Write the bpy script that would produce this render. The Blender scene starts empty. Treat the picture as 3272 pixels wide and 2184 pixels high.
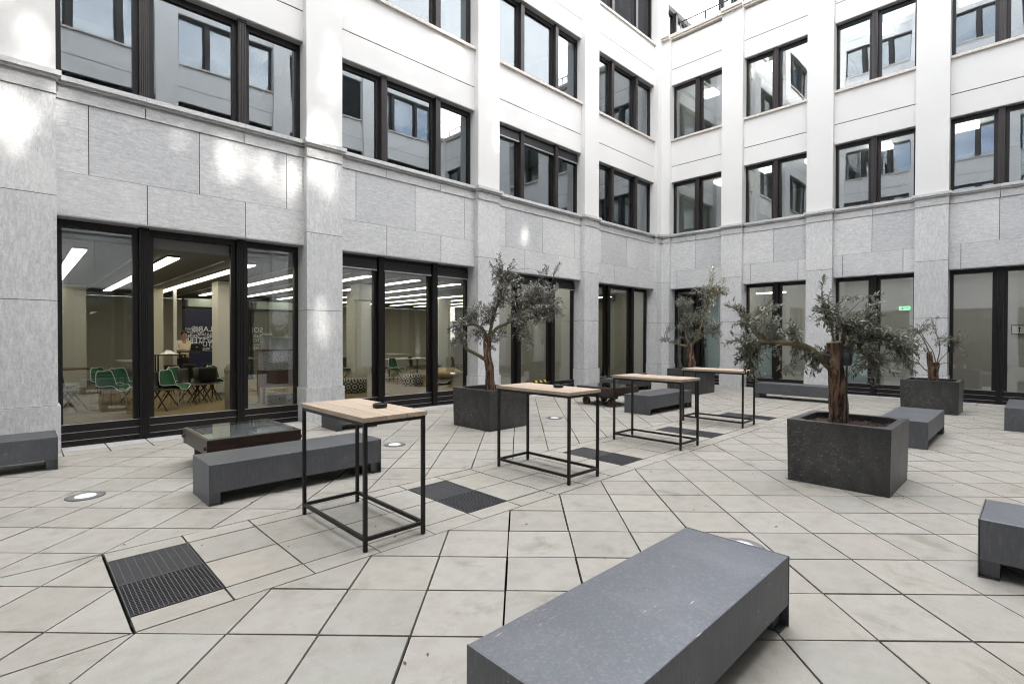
import bpy, bmesh, math, random
from mathutils import Vector, Matrix, noise as mnoise
R = math.radians
S = bpy.context.scene
col = S.collection
rnd = random.Random(7)

# ------------------------------------------------------------------ mesh helpers
class MB:
    """collects simple solids and links them as ONE mesh object"""
    def __init__(s): s.v = []; s.f = []; s.m = []
    def quad(s, pts, m=0):
        n = len(s.v); s.v += [tuple(p) for p in pts]; s.f.append(tuple(range(n, n+len(pts)))); s.m.append(m)
    def box(s, x0, y0, z0, x1, y1, z1, m=0):
        n = len(s.v)
        s.v += [(x0,y0,z0),(x1,y0,z0),(x1,y1,z0),(x0,y1,z0),(x0,y0,z1),(x1,y0,z1),(x1,y1,z1),(x0,y1,z1)]
        for q in ((3,2,1,0),(4,5,6,7),(0,1,5,4),(1,2,6,5),(2,3,7,6),(3,0,4,7)):
            s.f.append(tuple(n+i for i in q)); s.m.append(m)
    def prism(s, poly, z0, z1, m=0):
        n = len(s.v); k = len(poly)
        s.v += [(p[0],p[1],z0) for p in poly] + [(p[0],p[1],z1) for p in poly]
        s.f.append(tuple(n+i for i in reversed(range(k)))); s.m.append(m)
        s.f.append(tuple(n+k+i for i in range(k))); s.m.append(m)
        for i in range(k):
            j = (i+1) % k; s.f.append((n+i, n+j, n+k+j, n+k+i)); s.m.append(m)
    def tube(s, pts, rad, seg=8, m=0, cap=True, fn=None):
        pts = [Vector(p) for p in pts]
        if not isinstance(rad, (list, tuple)): rad = [rad]*len(pts)
        n = len(s.v); ref = None
        for i, p in enumerate(pts):
            a = pts[max(i-1,0)]; b = pts[min(i+1,len(pts)-1)]; t = (b-a).normalized()
            if ref is None:
                ref = Vector((1,0,0)) if abs(t.x) < .8 else Vector((0,1,0))
            ref = (ref - t*ref.dot(t)).normalized(); bi = t.cross(ref)
            for k in range(seg):
                an = 2*math.pi*k/seg; r = rad[i]*(fn(i, an) if fn else 1)
                s.v.append(tuple(p + ref*math.cos(an)*r + bi*math.sin(an)*r))
        for i in range(len(pts)-1):
            for k in range(seg):
                k2 = (k+1) % seg
                s.f.append((n+i*seg+k, n+i*seg+k2, n+(i+1)*seg+k2, n+(i+1)*seg+k)); s.m.append(m)
        if cap:
            s.f.append(tuple(n+k for k in reversed(range(seg)))); s.m.append(m)
            s.f.append(tuple(n+(len(pts)-1)*seg+k for k in range(seg))); s.m.append(m)
    def lathe(s, prof, seg=24, m=0, c=(0,0,0)):
        n = len(s.v)
        for (r, z) in prof:
            for k in range(seg):
                an = 2*math.pi*k/seg; s.v.append((c[0]+r*math.cos(an), c[1]+r*math.sin(an), c[2]+z))
        for i in range(len(prof)-1):
            for k in range(seg):
                k2 = (k+1) % seg
                s.f.append((n+i*seg+k, n+i*seg+k2, n+(i+1)*seg+k2, n+(i+1)*seg+k)); s.m.append(m)
        s.f.append(tuple(n+k for k in reversed(range(seg)))); s.m.append(m)
        s.f.append(tuple(n+(len(prof)-1)*seg+k for k in range(seg))); s.m.append(m)
    def grid(s, P, m=0):
        n = len(s.v); a = len(P); b = len(P[0])
        for row in P: s.v += [tuple(p) for p in row]
        for i in range(a-1):
            for j in range(b-1):
                s.f.append((n+i*b+j, n+i*b+j+1, n+(i+1)*b+j+1, n+(i+1)*b+j)); s.m.append(m)
    def build(s, name, mats, parent=None, loc=(0,0,0), rot=0, smooth=False, bevel=0, solid=0, sub=0):
        me = bpy.data.meshes.new(name); me.from_pydata(s.v, [], s.f)
        if not isinstance(mats, (list, tuple)): mats = [mats]
        for m in mats: me.materials.append(m)
        if len(mats) > 1: me.polygons.foreach_set('material_index', s.m)
        bm = bmesh.new(); bm.from_mesh(me); bmesh.ops.recalc_face_normals(bm, faces=bm.faces); bm.to_mesh(me); bm.free()
        if smooth:
            me.polygons.foreach_set('use_smooth', [True]*len(me.polygons))
            try: me.set_sharp_from_angle(angle=R(50))
            except Exception: pass
        o = bpy.data.objects.new(name, me); col.objects.link(o)
        o.location = loc; o.rotation_euler = (0,0,rot)
        if parent: o.parent = parent
        if solid:
            md = o.modifiers.new('s','SOLIDIFY'); md.thickness = solid; md.offset = 0
        if sub:
            md = o.modifiers.new('d','SUBSURF'); md.levels = sub; md.render_levels = sub
        if bevel:
            md = o.modifiers.new('b','BEVEL'); md.width = bevel; md.segments = 2; md.limit_method = 'ANGLE'; md.harden_normals = False
        return o

def tag(o, label=None, cat=None, group=None, kind=None):
    if label: o['label'] = label
    if cat: o['category'] = cat
    if group: o['group'] = group
    if kind: o['kind'] = kind
    return o
def empty(name, label, cat, loc=(0,0,0), rot=0, group=None):
    o = bpy.data.objects.new(name, None); col.objects.link(o)
    o.empty_display_size = .2; o.location = loc; o.rotation_euler = (0,0,rot)
    return tag(o, label, cat, group)
def dup(o, parent=None, loc=None, rot=None, label=None):
    c = o.copy(); col.objects.link(c)
    if parent: c.parent = parent
    if loc is not None: c.location = loc
    if rot is not None: c.rotation_euler = (0,0,rot)
    if label: c['label'] = label
    for ch in list(o.children): dup(ch, c)
    return c

# ------------------------------------------------------------------ materials
class N:
    def __init__(s, name):
        s.mat = bpy.data.materials.new(name); s.mat.use_nodes = True
        s.t = s.mat.node_tree; s.b = s.t.nodes['Principled BSDF']; s.out = s.t.nodes['Material Output']
        s.tc = None
    def add(s, typ, **kw):
        n = s.t.nodes.new(typ)
        for k, v in kw.items(): setattr(n, k, v)
        return n
    def link(s, a, b): s.t.links.new(a, b)
    def coord(s, scale=(1,1,1), kind='Object', rot=(0,0,0)):
        if s.tc is None: s.tc = s.add('ShaderNodeTexCoord')
        m = s.add('ShaderNodeMapping'); m.inputs['Scale'].default_value = scale; m.inputs['Rotation'].default_value = rot
        s.link(s.tc.outputs[kind], m.inputs['Vector']); return m.outputs[0]
    def noise(s, scale, co=None, detail=4, rough=.55, dist=0):
        n = s.add('ShaderNodeTexNoise'); n.inputs['Scale'].default_value = scale
        n.inputs['Detail'].default_value = detail; n.inputs['Roughness'].default_value = rough; n.inputs['Distortion'].default_value = dist
        s.link(co if co is not None else s.coord(), n.inputs['Vector']); return n.outputs['Fac']
    def ramp(s, fac, p0, p1, c0=(0,0,0,1), c1=(1,1,1,1)):
        n = s.add('ShaderNodeValToRGB'); e = n.color_ramp.elements
        e[0].position = p0; e[1].position = p1; e[0].color = c0; e[1].color = c1
        s.link(fac, n.inputs[0]); return n.outputs[0]
    def mix(s, fac, a, b, mode='MIX'):
        n = s.add('ShaderNodeMix', data_type='RGBA', blend_type=mode)
        if isinstance(fac, float): n.inputs['Factor'].default_value = fac
        else: s.link(fac, n.inputs['Factor'])
        for sock, v in ((n.inputs['A'], a), (n.inputs['B'], b)):
            if isinstance(v, tuple): sock.default_value = v if len(v) == 4 else (*v, 1)
            else: s.link(v, sock)
        return n.outputs['Result']
    def math(s, op, a, b=0.):
        n = s.add('ShaderNodeMath', operation=op)
        for i, v in enumerate((a, b)):
            if isinstance(v, (int, float)): n.inputs[i].default_value = v
            else: s.link(v, n.inputs[i])
        return n.outputs[0]
    def island(s):
        return s.add('ShaderNodeNewGeometry').outputs['Random Per Island']
    def col(s, c):
        if isinstance(c, tuple): s.b.inputs['Base Color'].default_value = c if len(c) == 4 else (*c, 1)
        else: s.link(c, s.b.inputs['Base Color'])
    def rough(s, r):
        if isinstance(r, (int, float)): s.b.inputs['Roughness'].default_value = r
        else: s.link(r, s.b.inputs['Roughness'])
    def bump(s, h, strength=.3, dist=.01):
        n = s.add('ShaderNodeBump'); n.inputs['Strength'].default_value = strength; n.inputs['Distance'].default_value = dist
        s.link(h, n.inputs['Height']); s.link(n.outputs[0], s.b.inputs['Normal']); return n
    def set(s, **kw):
        for k, v in kw.items(): s.b.inputs[k.replace('_',' ')].default_value = v
        return s

def simple(name, c, rough=.5, metal=0., spec=.5, var=.12, scale=9., bump=0.):
    n = N(name); f = n.noise(scale, detail=5)
    a = tuple(x*(1-var) for x in c); b = tuple(min(1, x*(1+var)) for x in c)
    n.col(n.mix(f, a, b)); n.rough(rough); n.set(Metallic=metal, Specular_IOR_Level=spec)
    if bump: n.bump(n.noise(scale*12, detail=3), bump, .004)
    return n.mat

def stone(name, vertical, tone=1.):
    n = N(name)
    sc = (17,17,3.6) if vertical else (3.6,3.6,19)
    co = n.coord(sc)
    isl = n.island()
    off = n.add('ShaderNodeVectorMath', operation='ADD'); n.link(co, off.inputs[0])
    mul = n.math('MULTIPLY', isl, 37.); n.link(mul, off.inputs[1])
    streak = n.noise(1.6, off.outputs[0], 7, .68, .8)
    hair = n.noise(5.5, off.outputs[0], 6, .75, 1.2)
    speck = n.noise(70, None, 4, .75); mott = n.noise(13, None, 6, .72, .6)
    cloud = n.noise(.9, None, 4)
    base = n.mix(n.ramp(streak, .36, .62), (.47*tone,.477*tone,.486*tone), (.64*tone,.643*tone,.645*tone))
    base = n.mix(n.ramp(hair, .54, .68), base, (.25*tone,.255*tone,.265*tone))
    base = n.mix(n.math('MULTIPLY', n.ramp(mott, .48, .68), .36), base, (.33*tone,.335*tone,.345*tone))
    base = n.mix(n.math('MULTIPLY', n.ramp(speck, .52, .68), .42), base, (.22*tone,.225*tone,.23*tone))
    base = n.mix(n.math('MULTIPLY', n.ramp(cloud, .45, .75), .35), base, (.68*tone,.68*tone,.675*tone))
    tint = n.mix(isl, (.86,.865,.875), (1.09,1.085,1.07))
    n.col(n.mix(1., base, tint, 'MULTIPLY')); n.rough(.62); n.set(Specular_IOR_Level=.35)
    n.bump(n.math('ADD', hair, n.math('MULTIPLY', speck, .5)), .35, .004)
    return n.mat
M = {}
M['stone_h'] = stone('stone_spandrel', False)
M['stone_v'] = stone('stone_pilaster', True)
M['stone_c'] = stone('stone_cornice', False, .92)
def plaster(name, c):
    n = N(name); cl = n.noise(.55, None, 5); fine = n.noise(60, None, 4, .6)
    st = n.noise(1.1, n.coord((5,5,.5)), 5, .6)
    b = n.mix(n.ramp(cl, .35, .7), tuple(x*.955 for x in c), c)
    b = n.mix(n.math('MULTIPLY', n.ramp(st, .58, .8), .16), b, (.60,.58,.54))
    n.col(b); n.rough(.85); n.set(Specular_IOR_Level=.2); n.bump(fine, .28, .006); return n.mat
M['plaster'] = plaster('white_plaster', (.69,.686,.672))
M['plaster2'] = plaster('pale_grey_plaster', (.74,.74,.73))  # pale grey plaster for the roofs and the roof screen
def sillmat():
    n = N('limestone_sill'); f = n.noise(14, n.coord((1,1,6)), 6, .7)
    n.col(n.mix(n.ramp(f, .40, .66), (.70,.67,.63), (.36,.30,.25))); n.rough(.8); return n.mat
M['sill'] = sillmat()
M['soffit'] = simple('lintel_metal', (.40,.40,.41), .5, .2, .4)
M['frame'] = simple('bronze_black_frame', (.0085,.0072,.0068), .40, 0, .35, .3, 6)
M['mull'] = simple('fluted_bronze', (.032,.026,.026), .40, .1, .45, .25, 4)
M['line'] = simple('aluminium_strip', (.55,.55,.56), .35, .8)
M['blind'] = simple('black_blind', (.014,.014,.016), .4)
M['groove'] = simple('dark_groove', (.05,.05,.05), .9)  # dark backing in stone joints and plaster grooves
def glass(name, tint, r0, wave=.02):
    n = N(name); t = n.t; t.nodes.remove(n.b)
    tr = n.add('ShaderNodeBsdfTransparent'); tr.inputs[0].default_value = (*tint, 1)
    gl = n.add('ShaderNodeBsdfGlossy'); gl.inputs['Roughness'].default_value = 0.0; gl.inputs['Color'].default_value = (.93,.96,1,1)
    ge = n.add('ShaderNodeNewGeometry'); dt = n.add('ShaderNodeVectorMath', operation='DOT_PRODUCT')
    n.link(ge.outputs['Incoming'], dt.inputs[0]); n.link(ge.outputs['Normal'], dt.inputs[1])
    sch = n.math('ADD', n.math('MULTIPLY', n.math('POWER', n.math('SUBTRACT', 1., n.math('ABSOLUTE', dt.outputs['Value'])), 5.), 1.-r0), r0)
    mx = n.add('ShaderNodeMixShader')
    bp = n.add('ShaderNodeBump'); bp.inputs['Strength'].default_value = 1.; bp.inputs['Distance'].default_value = wave
    n.link(n.noise(.9, n.coord((1,1,.6)), 1, .4), bp.inputs['Height'])
    n.link(bp.outputs[0], gl.inputs['Normal'])
    n.link(sch, mx.inputs[0]); n.link(tr.outputs[0], mx.inputs[1]); n.link(gl.outputs[0], mx.inputs[2])
    n.link(mx.outputs[0], n.out.inputs[0]); return n.mat
M['glass'] = glass('facade_glass', (.78,.83,.85), .17, .0022)
M['glass_g'] = glass('ground_glass', (.90,.92,.92), .115, .0012)
M['glass_clear'] = glass('clear_glass', (.95,.96,.96), .05, .0005)
def steel():
    n = N('dark_steel'); f = n.noise(3, n.coord((1,1,1)), 6, .6); st = n.noise(7, n.coord((9,9,.8)), 5, .7)
    sp = n.noise(70, None, 2)
    b = n.mix(f, (.115,.121,.133), (.155,.162,.178))
    b = n.mix(n.math('MULTIPLY', n.ramp(st, .50, .78), .5), b, (.30,.29,.27))
    dust = n.noise(2.1, None, 6, .7, .8); b = n.mix(n.math('MULTIPLY', n.ramp(dust, .50, .80), .30), b, (.25,.255,.27))
    scr = n.noise(6, n.coord((.9,14,14), rot=(0,0,.5)), 3, .6); b = n.mix(n.math('MULTIPLY', n.math('MULTIPLY', n.ramp(scr, .68, .73), n.ramp(dust, .48, .6)), .8), b, (.55,.53,.45))
    b = n.mix(n.math('MULTIPLY', n.ramp(sp, .76, .82), .35), b, (.40,.38,.34))
    n.col(b); n.rough(n.mix(f, (.46,.46,.46), (.58,.58,.58))); n.set(Metallic=1., Specular_IOR_Level=.5)
    n.bump(n.noise(3.5, None, 2), .05, .01); return n.mat
M['steel'] = steel()
def zinc():
    n = N('planter_slate'); f = n.noise(2.4, None, 7, .65, .6); st = n.noise(3, n.coord((2,2,.5)), 4, .6)
    sc = n.noise(26, n.coord((1,1,1.8)), 6, .75, 1.5); big = n.noise(1.5, None, 3)
    b = n.mix(n.ramp(f, .3, .72), (.010,.010,.0105), (.048,.047,.046))
    b = n.mix(n.math('MULTIPLY', n.ramp(st, .52, .80), .28), b, (.13,.126,.118))
    m = n.math('MULTIPLY', n.ramp(sc, .55, .68), n.ramp(big, .42, .60))
    b = n.mix(n.math('MULTIPLY', m, .8), b, (.30,.30,.29))
    n.col(b); n.rough(n.mix(f, (.5,.5,.5), (.36,.36,.36))); n.set(Specular_IOR_Level=.5); n.bump(sc, .08, .004); return n.mat
M['zinc'] = zinc()
def paver(name, ca, cb, k=1.):
    n = N(name); isl = n.island(); geo = n.coord()
    cl = n.noise(1.3, geo, 5, .6); mid = n.noise(6, geo, 5, .65); fine = n.noise(130, geo, 3, .7); dirt = n.noise(2.3, geo, 6, .7, .5)
    b = n.mix(isl, ca, cb)
    w = n.add('ShaderNodeTexWhiteNoise', noise_dimensions='1D'); n.link(isl, w.inputs['W'])
    b = n.mix(1., b, n.mix(w.outputs['Value'], (.91,.91,.90), (1.08,1.075,1.065)), 'MULTIPLY')
    b = n.mix(n.math('MULTIPLY', n.ramp(cl, .35, .7), .50), b, tuple(x*1.12 for x in cb))
    b = n.mix(n.math('MULTIPLY', n.ramp(mid, .42, .72), .38), b, (.175,.160,.135))
    b = n.mix(n.math('MULTIPLY', n.ramp(dirt, .56, .74), .60*k), b, (.125,.12,.085))
    b = n.mix(n.math('MULTIPLY', n.ramp(fine, .60, .70), .40), b, (.60,.58,.55))
    b = n.mix(n.math('MULTIPLY', n.ramp(fine, .28, .40, (1,1,1,1), (0,0,0,1)), .40), b, (.20,.19,.17))
    n.col(b); n.rough(.72); n.set(Specular_IOR_Level=.3); n.bump(fine, .22, .002); return n.mat
M['paver'] = paver('concrete_paver', (.286,.266,.236), (.280,.272,.250))
M['paver_band'] = paver('band_paver', (.298,.275,.240), (.290,.281,.256), .6)
M['paver_edge'] = paver('edge_paver', (.36,.36,.365), (.385,.382,.376), .4)
def sub():
    n = N('joint_bed'); f = n.noise(5, None, 5, .7); n.col(n.mix(n.ramp(f, .52, .68), (.004,.004,.0035), (.012,.015,.005))); n.rough(1.); n.set(Specular_IOR_Level=.05); return n.mat
M['bed'] = sub()
def wood(name, ca, cb, knot=.5, axis=(26,1.6,26), rough=.6):
    n = N(name); isl = n.island(); co = n.coord(axis)
    off = n.add('ShaderNodeVectorMath', operation='ADD'); n.link(co, off.inputs[0]); n.link(n.math('MULTIPLY', isl, 51.), off.inputs[1])
    g = n.noise(1., off.outputs[0], 6, .65, 1.8); k = n.noise(.28, off.outputs[0], 3, .5, 2.)
    b = n.mix(n.ramp(g, .32, .7), ca, cb)
    b = n.mix(n.math('MULTIPLY', n.ramp(k, .62, .72), knot), b, tuple(x*.45 for x in ca))
    b = n.mix(1., b, n.mix(isl, (.80,.79,.77), (1.10,1.10,1.10)), 'MULTIPLY')
    n.col(b); n.rough(rough); n.bump(g, .15, .002); return n.mat
M['deal'] = wood('pale_boards', (.27,.205,.15), (.46,.375,.29))
M['darkwood'] = wood('old_dark_beams', (.008,.005,.004), (.050,.028,.021), .8, (2.,30,30), .38)
M['walnut'] = wood('walnut_veneer', (.10,.045,.025), (.16,.08,.045), .2, (1.5,20,20), .35)
M['iron'] = simple('black_iron', (.0075,.0066,.006), .45, .3, .5, .35, 12)
M['rust'] = simple('rusty_iron', (.085,.045,.025), .6, .4, .4, .5, 20)
M['matt_black'] = simple('matt_black', (.0045,.0045,.005), .45)
M['ring'] = simple('steel_ring', (.22,.22,.23), .4, .7)
M['lens'] = simple('frosted_lens', (.82,.84,.87), .25)
def granite():
    n = N('mineral_slab'); v = n.add('ShaderNodeTexVoronoi'); v.inputs['Scale'].default_value = 60; n.link(n.coord(), v.inputs['Vector'])
    f = n.noise(48, None, 3, .7); n.col(n.mix(n.ramp(f, .44, .60), (.012,.014,.015), (.36,.38,.38))); n.rough(.35); n.bump(v.outputs[0], .5, .006); return n.mat
M['granite'] = granite()
def bark():
    n = N('flaking_bark'); co = n.coord((14,14,2.4)); f = n.noise(1.3, co, 7, .7, 1.); g = n.noise(2.6, None, 4)
    b = n.mix(n.ramp(f, .42, .60), (.020,.013,.010), (.215,.135,.092))
    b = n.mix(n.math('MULTIPLY', n.ramp(g, .52, .74), .45), b, (.23,.19,.145))
    n.col(b); n.rough(.9); n.set(Specular_IOR_Level=.2); n.bump(f, 1., .03); return n.mat
M['bark'] = bark()
M['limb'] = simple('mossy_limb_bark', (.135,.115,.075), .9, 0, .2, .5, 24, .6)
M['cutwood'] = simple('sawn_stump', (.34,.29,.20), .9, 0, .2, .25, 30)
def leaf(name, ca, cb):
    n = N(name); isl = n.island(); geo = n.add('ShaderNodeNewGeometry')
    w = n.add('ShaderNodeTexWhiteNoise', noise_dimensions='1D'); n.link(isl, w.inputs['W'])
    b = n.mix(w.outputs['Value'], ca, cb)
    b = n.mix(geo.outputs['Backfacing'], b, (.20,.205,.175))
    n.col(b); n.rough(.26); n.set(Specular_IOR_Level=.8)
    tl = n.add('ShaderNodeBsdfTranslucent'); n.link(b, tl.inputs[0]); ms = n.add('ShaderNodeMixShader'); ms.inputs[0].default_value = .3
    n.link(n.b.outputs[0], ms.inputs[1]); n.link(tl.outputs[0], ms.inputs[2]); n.link(ms.outputs[0], n.out.inputs[0]); return n.mat
M['leaf_near'] = leaf('glossy_leaf', (.035,.043,.028), (.27,.285,.22))
M['leaf_grey'] = leaf('grey_leaf', (.11,.115,.10), (.50,.50,.46))
M['leaf_dark'] = leaf('small_dark_leaf', (.07,.077,.056), (.34,.345,.285))
M['soil'] = simple('bark_mulch', (.060,.044,.036), .95, 0, .2, .7, 60, 1.)
# interior
M['carpet'] = simple('brown_carpet', (.20,.155,.09), .95, 0, .1, .15, 40)
M['inwall'] = simple('beige_wall', (.52,.50,.42), .8, 0, .2, .04, 1)
M['inwall_l'] = simple('cream_wall', (.60,.585,.545), .8, 0, .2, .04, 1)
M['inwall_d'] = simple('dark_olive_wall', (.18,.175,.155), .8, 0, .2, .04, 1)
M['inceil'] = simple('grey_ceiling', (.16,.16,.155), .8, 0, .2, .04, 1)
M['office'] = simple('office_wall', (.42,.42,.41), .85, 0, .2, .05, 1)
M['officeceil'] = simple('office_ceiling', (.55,.55,.53), .85, 0, .2, .05, 1)
M['board'] = simple('white_board', (.72,.72,.66), .4)
M['frost'] = simple('frosted_panel', (.42,.50,.46), .35)
def emit(name, c, s):
    n = N(name); n.col((*c,)); n.b.inputs['Emission Color'].default_value = (*c, 1); n.b.inputs['Emission Strength'].default_value = s; return n.mat
LAMP = .62
M['tube'] = emit('fluorescent_diffuser', (1.,.95,.74), 1.5*LAMP)
M['box_lamp'] = emit('lamp_diffuser', (1.,.93,.74), 1.3*LAMP)
M['fill_panel'] = emit('fill_emitter', (1.,.955,.88), 1.9*LAMP)  # emitter of the added fill-light panels
M['exit'] = emit('exit_green', (.16,.55,.28), .5*LAMP)
M['green'] = simple('green_upholstery', (.030,.115,.065), .7, 0, .25, .15, 6)
M['white'] = simple('white_plastic', (.75,.75,.73), .4)
M['blackshell'] = simple('black_shell', (.014,.013,.0115), .45)
M['chrome'] = simple('chrome_leg', (.5,.5,.5), .25, 1.)
M['tan'] = simple('tan_canvas', (.50,.36,.19), .8, 0, .2, .15, 5)
M['beige_roll'] = simple('beige_canvas', (.30,.27,.22), .85, 0, .2, .15, 8)
M['crate'] = simple('grey_crate', (.42,.45,.48), .5)
M['bluefilm'] = simple('blue_window_film', (.010,.013,.045), .35)
M['letters'] = simple('pale_lettering', (.70,.75,.80), .6)
M['skin'] = simple('skin', (.42,.25,.17), .55)
M['hoodie'] = simple('cream_hoodie', (.60,.54,.44), .9, 0, .1, .08, 14)
M['hair'] = simple('black_hair', (.010,.009,.008), .6)
M['trouser'] = simple('black_trousers', (.012,.012,.014), .8)
M['laptop'] = simple('dark_laptop', (.03,.03,.032), .4, .3)
def mesh_metal():
    n = N('perforated_steel'); v = n.add('ShaderNodeTexVoronoi'); v.inputs['Scale'].default_value = 40; n.link(n.coord(), v.inputs['Vector'])
    n.col(n.mix(n.ramp(v.outputs['Distance'], .30, .42), (.10,.10,.11), (.42,.43,.46))); n.rough(.45); return n.mat
M['mesh'] = mesh_metal()
def pattern():
    n = N('rosette_fabric'); co = n.coord((1,1,1), 'UV'); v = n.add('ShaderNodeTexVoronoi'); v.inputs['Scale'].default_value = 1.; v.inputs['Randomness'].default_value = 0
    n.link(co, v.inputs['Vector']); w = n.math('FRACT', n.math('MULTIPLY', v.outputs['Distance'], 2.6))
    n.col(n.mix(n.ramp(w, .45, .55), (.03,.028,.026), (.48,.44,.34))); n.rough(.85); return n.mat
M['pattern'] = pattern()
def hazard():
    n = N('hazard_stripes'); co = n.coord(); sx = n.add('ShaderNodeSeparateXYZ'); n.link(co, sx.inputs[0])
    f = n.math('FRACT', n.math('MULTIPLY', n.math('ADD', sx.outputs[0], sx.outputs[2]), 5.))
    n.col(n.mix(n.math('GREATER_THAN', f, .5), (.015,.015,.015), (.75,.52,.05))); n.rough(.5); return n.mat
M['hazard'] = hazard()

# ------------------------------------------------------------------ camera, light, sky
yaw, pit, rol = R(45.8362), R(-.6151), R(.1034)
F = Vector((math.cos(yaw), math.sin(yaw), 0)); Rt = Vector((math.sin(yaw), -math.cos(yaw), 0)); U = Vector((0,0,1))
F2 = F*math.cos(pit)+U*math.sin(pit); U2 = U*math.cos(pit)-F*math.sin(pit)
R3 = Rt*math.cos(rol)+U2*math.sin(rol); U3 = U2*math.cos(rol)-Rt*math.sin(rol)
cam = bpy.data.cameras.new('camera'); co = bpy.data.objects.new('camera', cam); col.objects.link(co)
m = Matrix((R3, U3, -F2)).transposed().to_4x4(); m.translation = (0,0,1.72); co.matrix_world = m
cam.sensor_width = 36; cam.sensor_fit = 'HORIZONTAL'; cam.lens = 36*1633.67/3272; cam.clip_start = .05; cam.clip_end = 500
S.camera = co

SUN = Vector((-.15, .66, -.735)).normalized()          # direction the light travels
el = math.asin(-SUN.z); az = math.atan2(-SUN.x, -SUN.y)
sl = bpy.data.lights.new('sun', 'SUN'); sl.energy = 2.0; sl.angle = R(.8); sl.color = (1,.95,.87)
so = bpy.data.objects.new('sun', sl); col.objects.link(so); so.rotation_euler = SUN.to_track_quat('-Z','Y').to_euler()
w = bpy.data.worlds.new('World'); S.world = w; w.use_nodes = True; nt = w.node_tree
bg = nt.nodes['Background']; sky = nt.nodes.new('ShaderNodeTexSky'); sky.sky_type = 'NISHITA'; sky.sun_disc = False
sky.sun_elevation = el; sky.sun_rotation = az; sky.dust_density = 2.5; sky.air_density = .9; sky.ozone_density = .8
tc = nt.nodes.new('ShaderNodeTexCoord'); mp = nt.nodes.new('ShaderNodeMapping'); mp.inputs['Scale'].default_value = (1,1,2.2)
nz = nt.nodes.new('ShaderNodeTexNoise'); nz.inputs['Scale'].default_value = 2.6; nz.inputs['Detail'].default_value = 8; nz.inputs['Roughness'].default_value = .58
rp = nt.nodes.new('ShaderNodeValToRGB'); rp.color_ramp.elements[0].position = .36; rp.color_ramp.elements[1].position = .60
mx = nt.nodes.new('ShaderNodeMix'); mx.data_type = 'RGBA'; mx.inputs['B'].default_value = (9.5,9.3,9.0,1)
L = nt.links.new
L(tc.outputs['Generated'], mp.inputs[0]); L(mp.outputs[0], nz.inputs['Vector']); L(nz.outputs['Fac'], rp.inputs[0]); L(rp.outputs[0], mx.inputs['Factor'])
L(sky.outputs[0], mx.inputs['A']); L(mx.outputs['Result'], bg.inputs[0]); bg.inputs[1].default_value = .15
S.view_settings.view_transform = 'Standard'; S.view_settings.look = 'None'; S.view_settings.exposure = 2.95; S.view_settings.gamma = 1
S.cycles.use_denoising = True; S.cycles.filter_width = 1.1
S.cycles.max_bounces = 10; S.cycles.diffuse_bounces = 6; S.cycles.glossy_bounces = 5; S.cycles.transparent_max_bounces = 24; S.cycles.transmission_bounces = 6
S.cycles.caustics_reflective = False; S.cycles.caustics_refractive = False; S.cycles.sample_clamp_indirect = 8
S.cycles.blur_glossy = .5

# ------------------------------------------------------------------ ground and paving
g = MB(); g.quad([(-200,-200,-.12),(200,-200,-.12),(200,200,-.12),(-200,200,-.12)])
tag(g.build('ground', M['bed']), kind='structure')
g = MB(); g.quad([(-6.2,-3.6,-.035),(18.3,-3.6,-.035),(18.3,10.6,-.035),(-6.2,10.6,-.035)])
tag(g.build('joint_bed', M['bed']), kind='structure')
def clip(poly, x0, x1, y0, y1):
    for ax, lim, sg in ((0,x0,1),(0,x1,-1),(1,y0,1),(1,y1,-1)):
        out = []
        for i in range(len(poly)):
            a = poly[i]; b = poly[(i+1) % len(poly)]
            ia = (a[ax]-lim)*sg >= 0; ib = (b[ax]-lim)*sg >= 0
            if ia: out.append(a)
            if ia != ib:
                t = (lim-a[ax])/(b[ax]-a[ax]); out.append((a[0]+(b[0]-a[0])*t, a[1]+(b[1]-a[1])*t))
        poly = out
        if len(poly) < 3: return []
    return poly
def inset(poly, d):
    a = sum(poly[i][0]*poly[(i+1)%len(poly)][1]-poly[(i+1)%len(poly)][0]*poly[i][1] for i in range(len(poly)))/2
    if abs(a) < .004: return []
    if a < 0: poly = poly[::-1]
    q = [p for i, p in enumerate(poly) if (Vector(p)-Vector(poly[i-1])).length > 1e-4]
    n = len(q); out = []
    for i in range(n):
        p0, p1, p2 = Vector(q[i-1]), Vector(q[i]), Vector(q[(i+1)%n])
        e1 = (p1-p0).normalized(); e2 = (p2-p1).normalized()
        n1 = Vector((-e1.y, e1.x)); n2 = Vector((-e2.y, e2.x))
        k = 1+n1.dot(n2)
        if k < .15: return []
        out.append(tuple(p1+(n1+n2)*d/k))
    return out
pav = MB(); pvr = random.Random(3)
def slab(poly, mi=0, d=.0072):
    q = inset(poly, d*pvr.uniform(.6,1.35))
    if len(q) < 3: return
    n = len(pav.v); k = len(q); cx = sum(p[0] for p in q)/k; cy = sum(p[1] for p in q)/k
    z = pvr.uniform(-.0012,.0012); tx = pvr.uniform(-.003,.003); ty = pvr.uniform(-.003,.003)
    top = [(p[0],p[1], z+tx*(p[0]-cx)+ty*(p[1]-cy)) for p in q]
    pav.v += [(p[0],p[1],-.034) for p in q] + top
    pav.f.append(tuple(n+k+i for i in range(k))); pav.m.append(mi)
    for i in range(k):
        j = (i+1) % k; pav.f.append((n+i, n+j, n+k+j, n+k+i)); pav.m.append(mi)
XW0, XB = -6.0, 17.28
P0 = .5325
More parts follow.
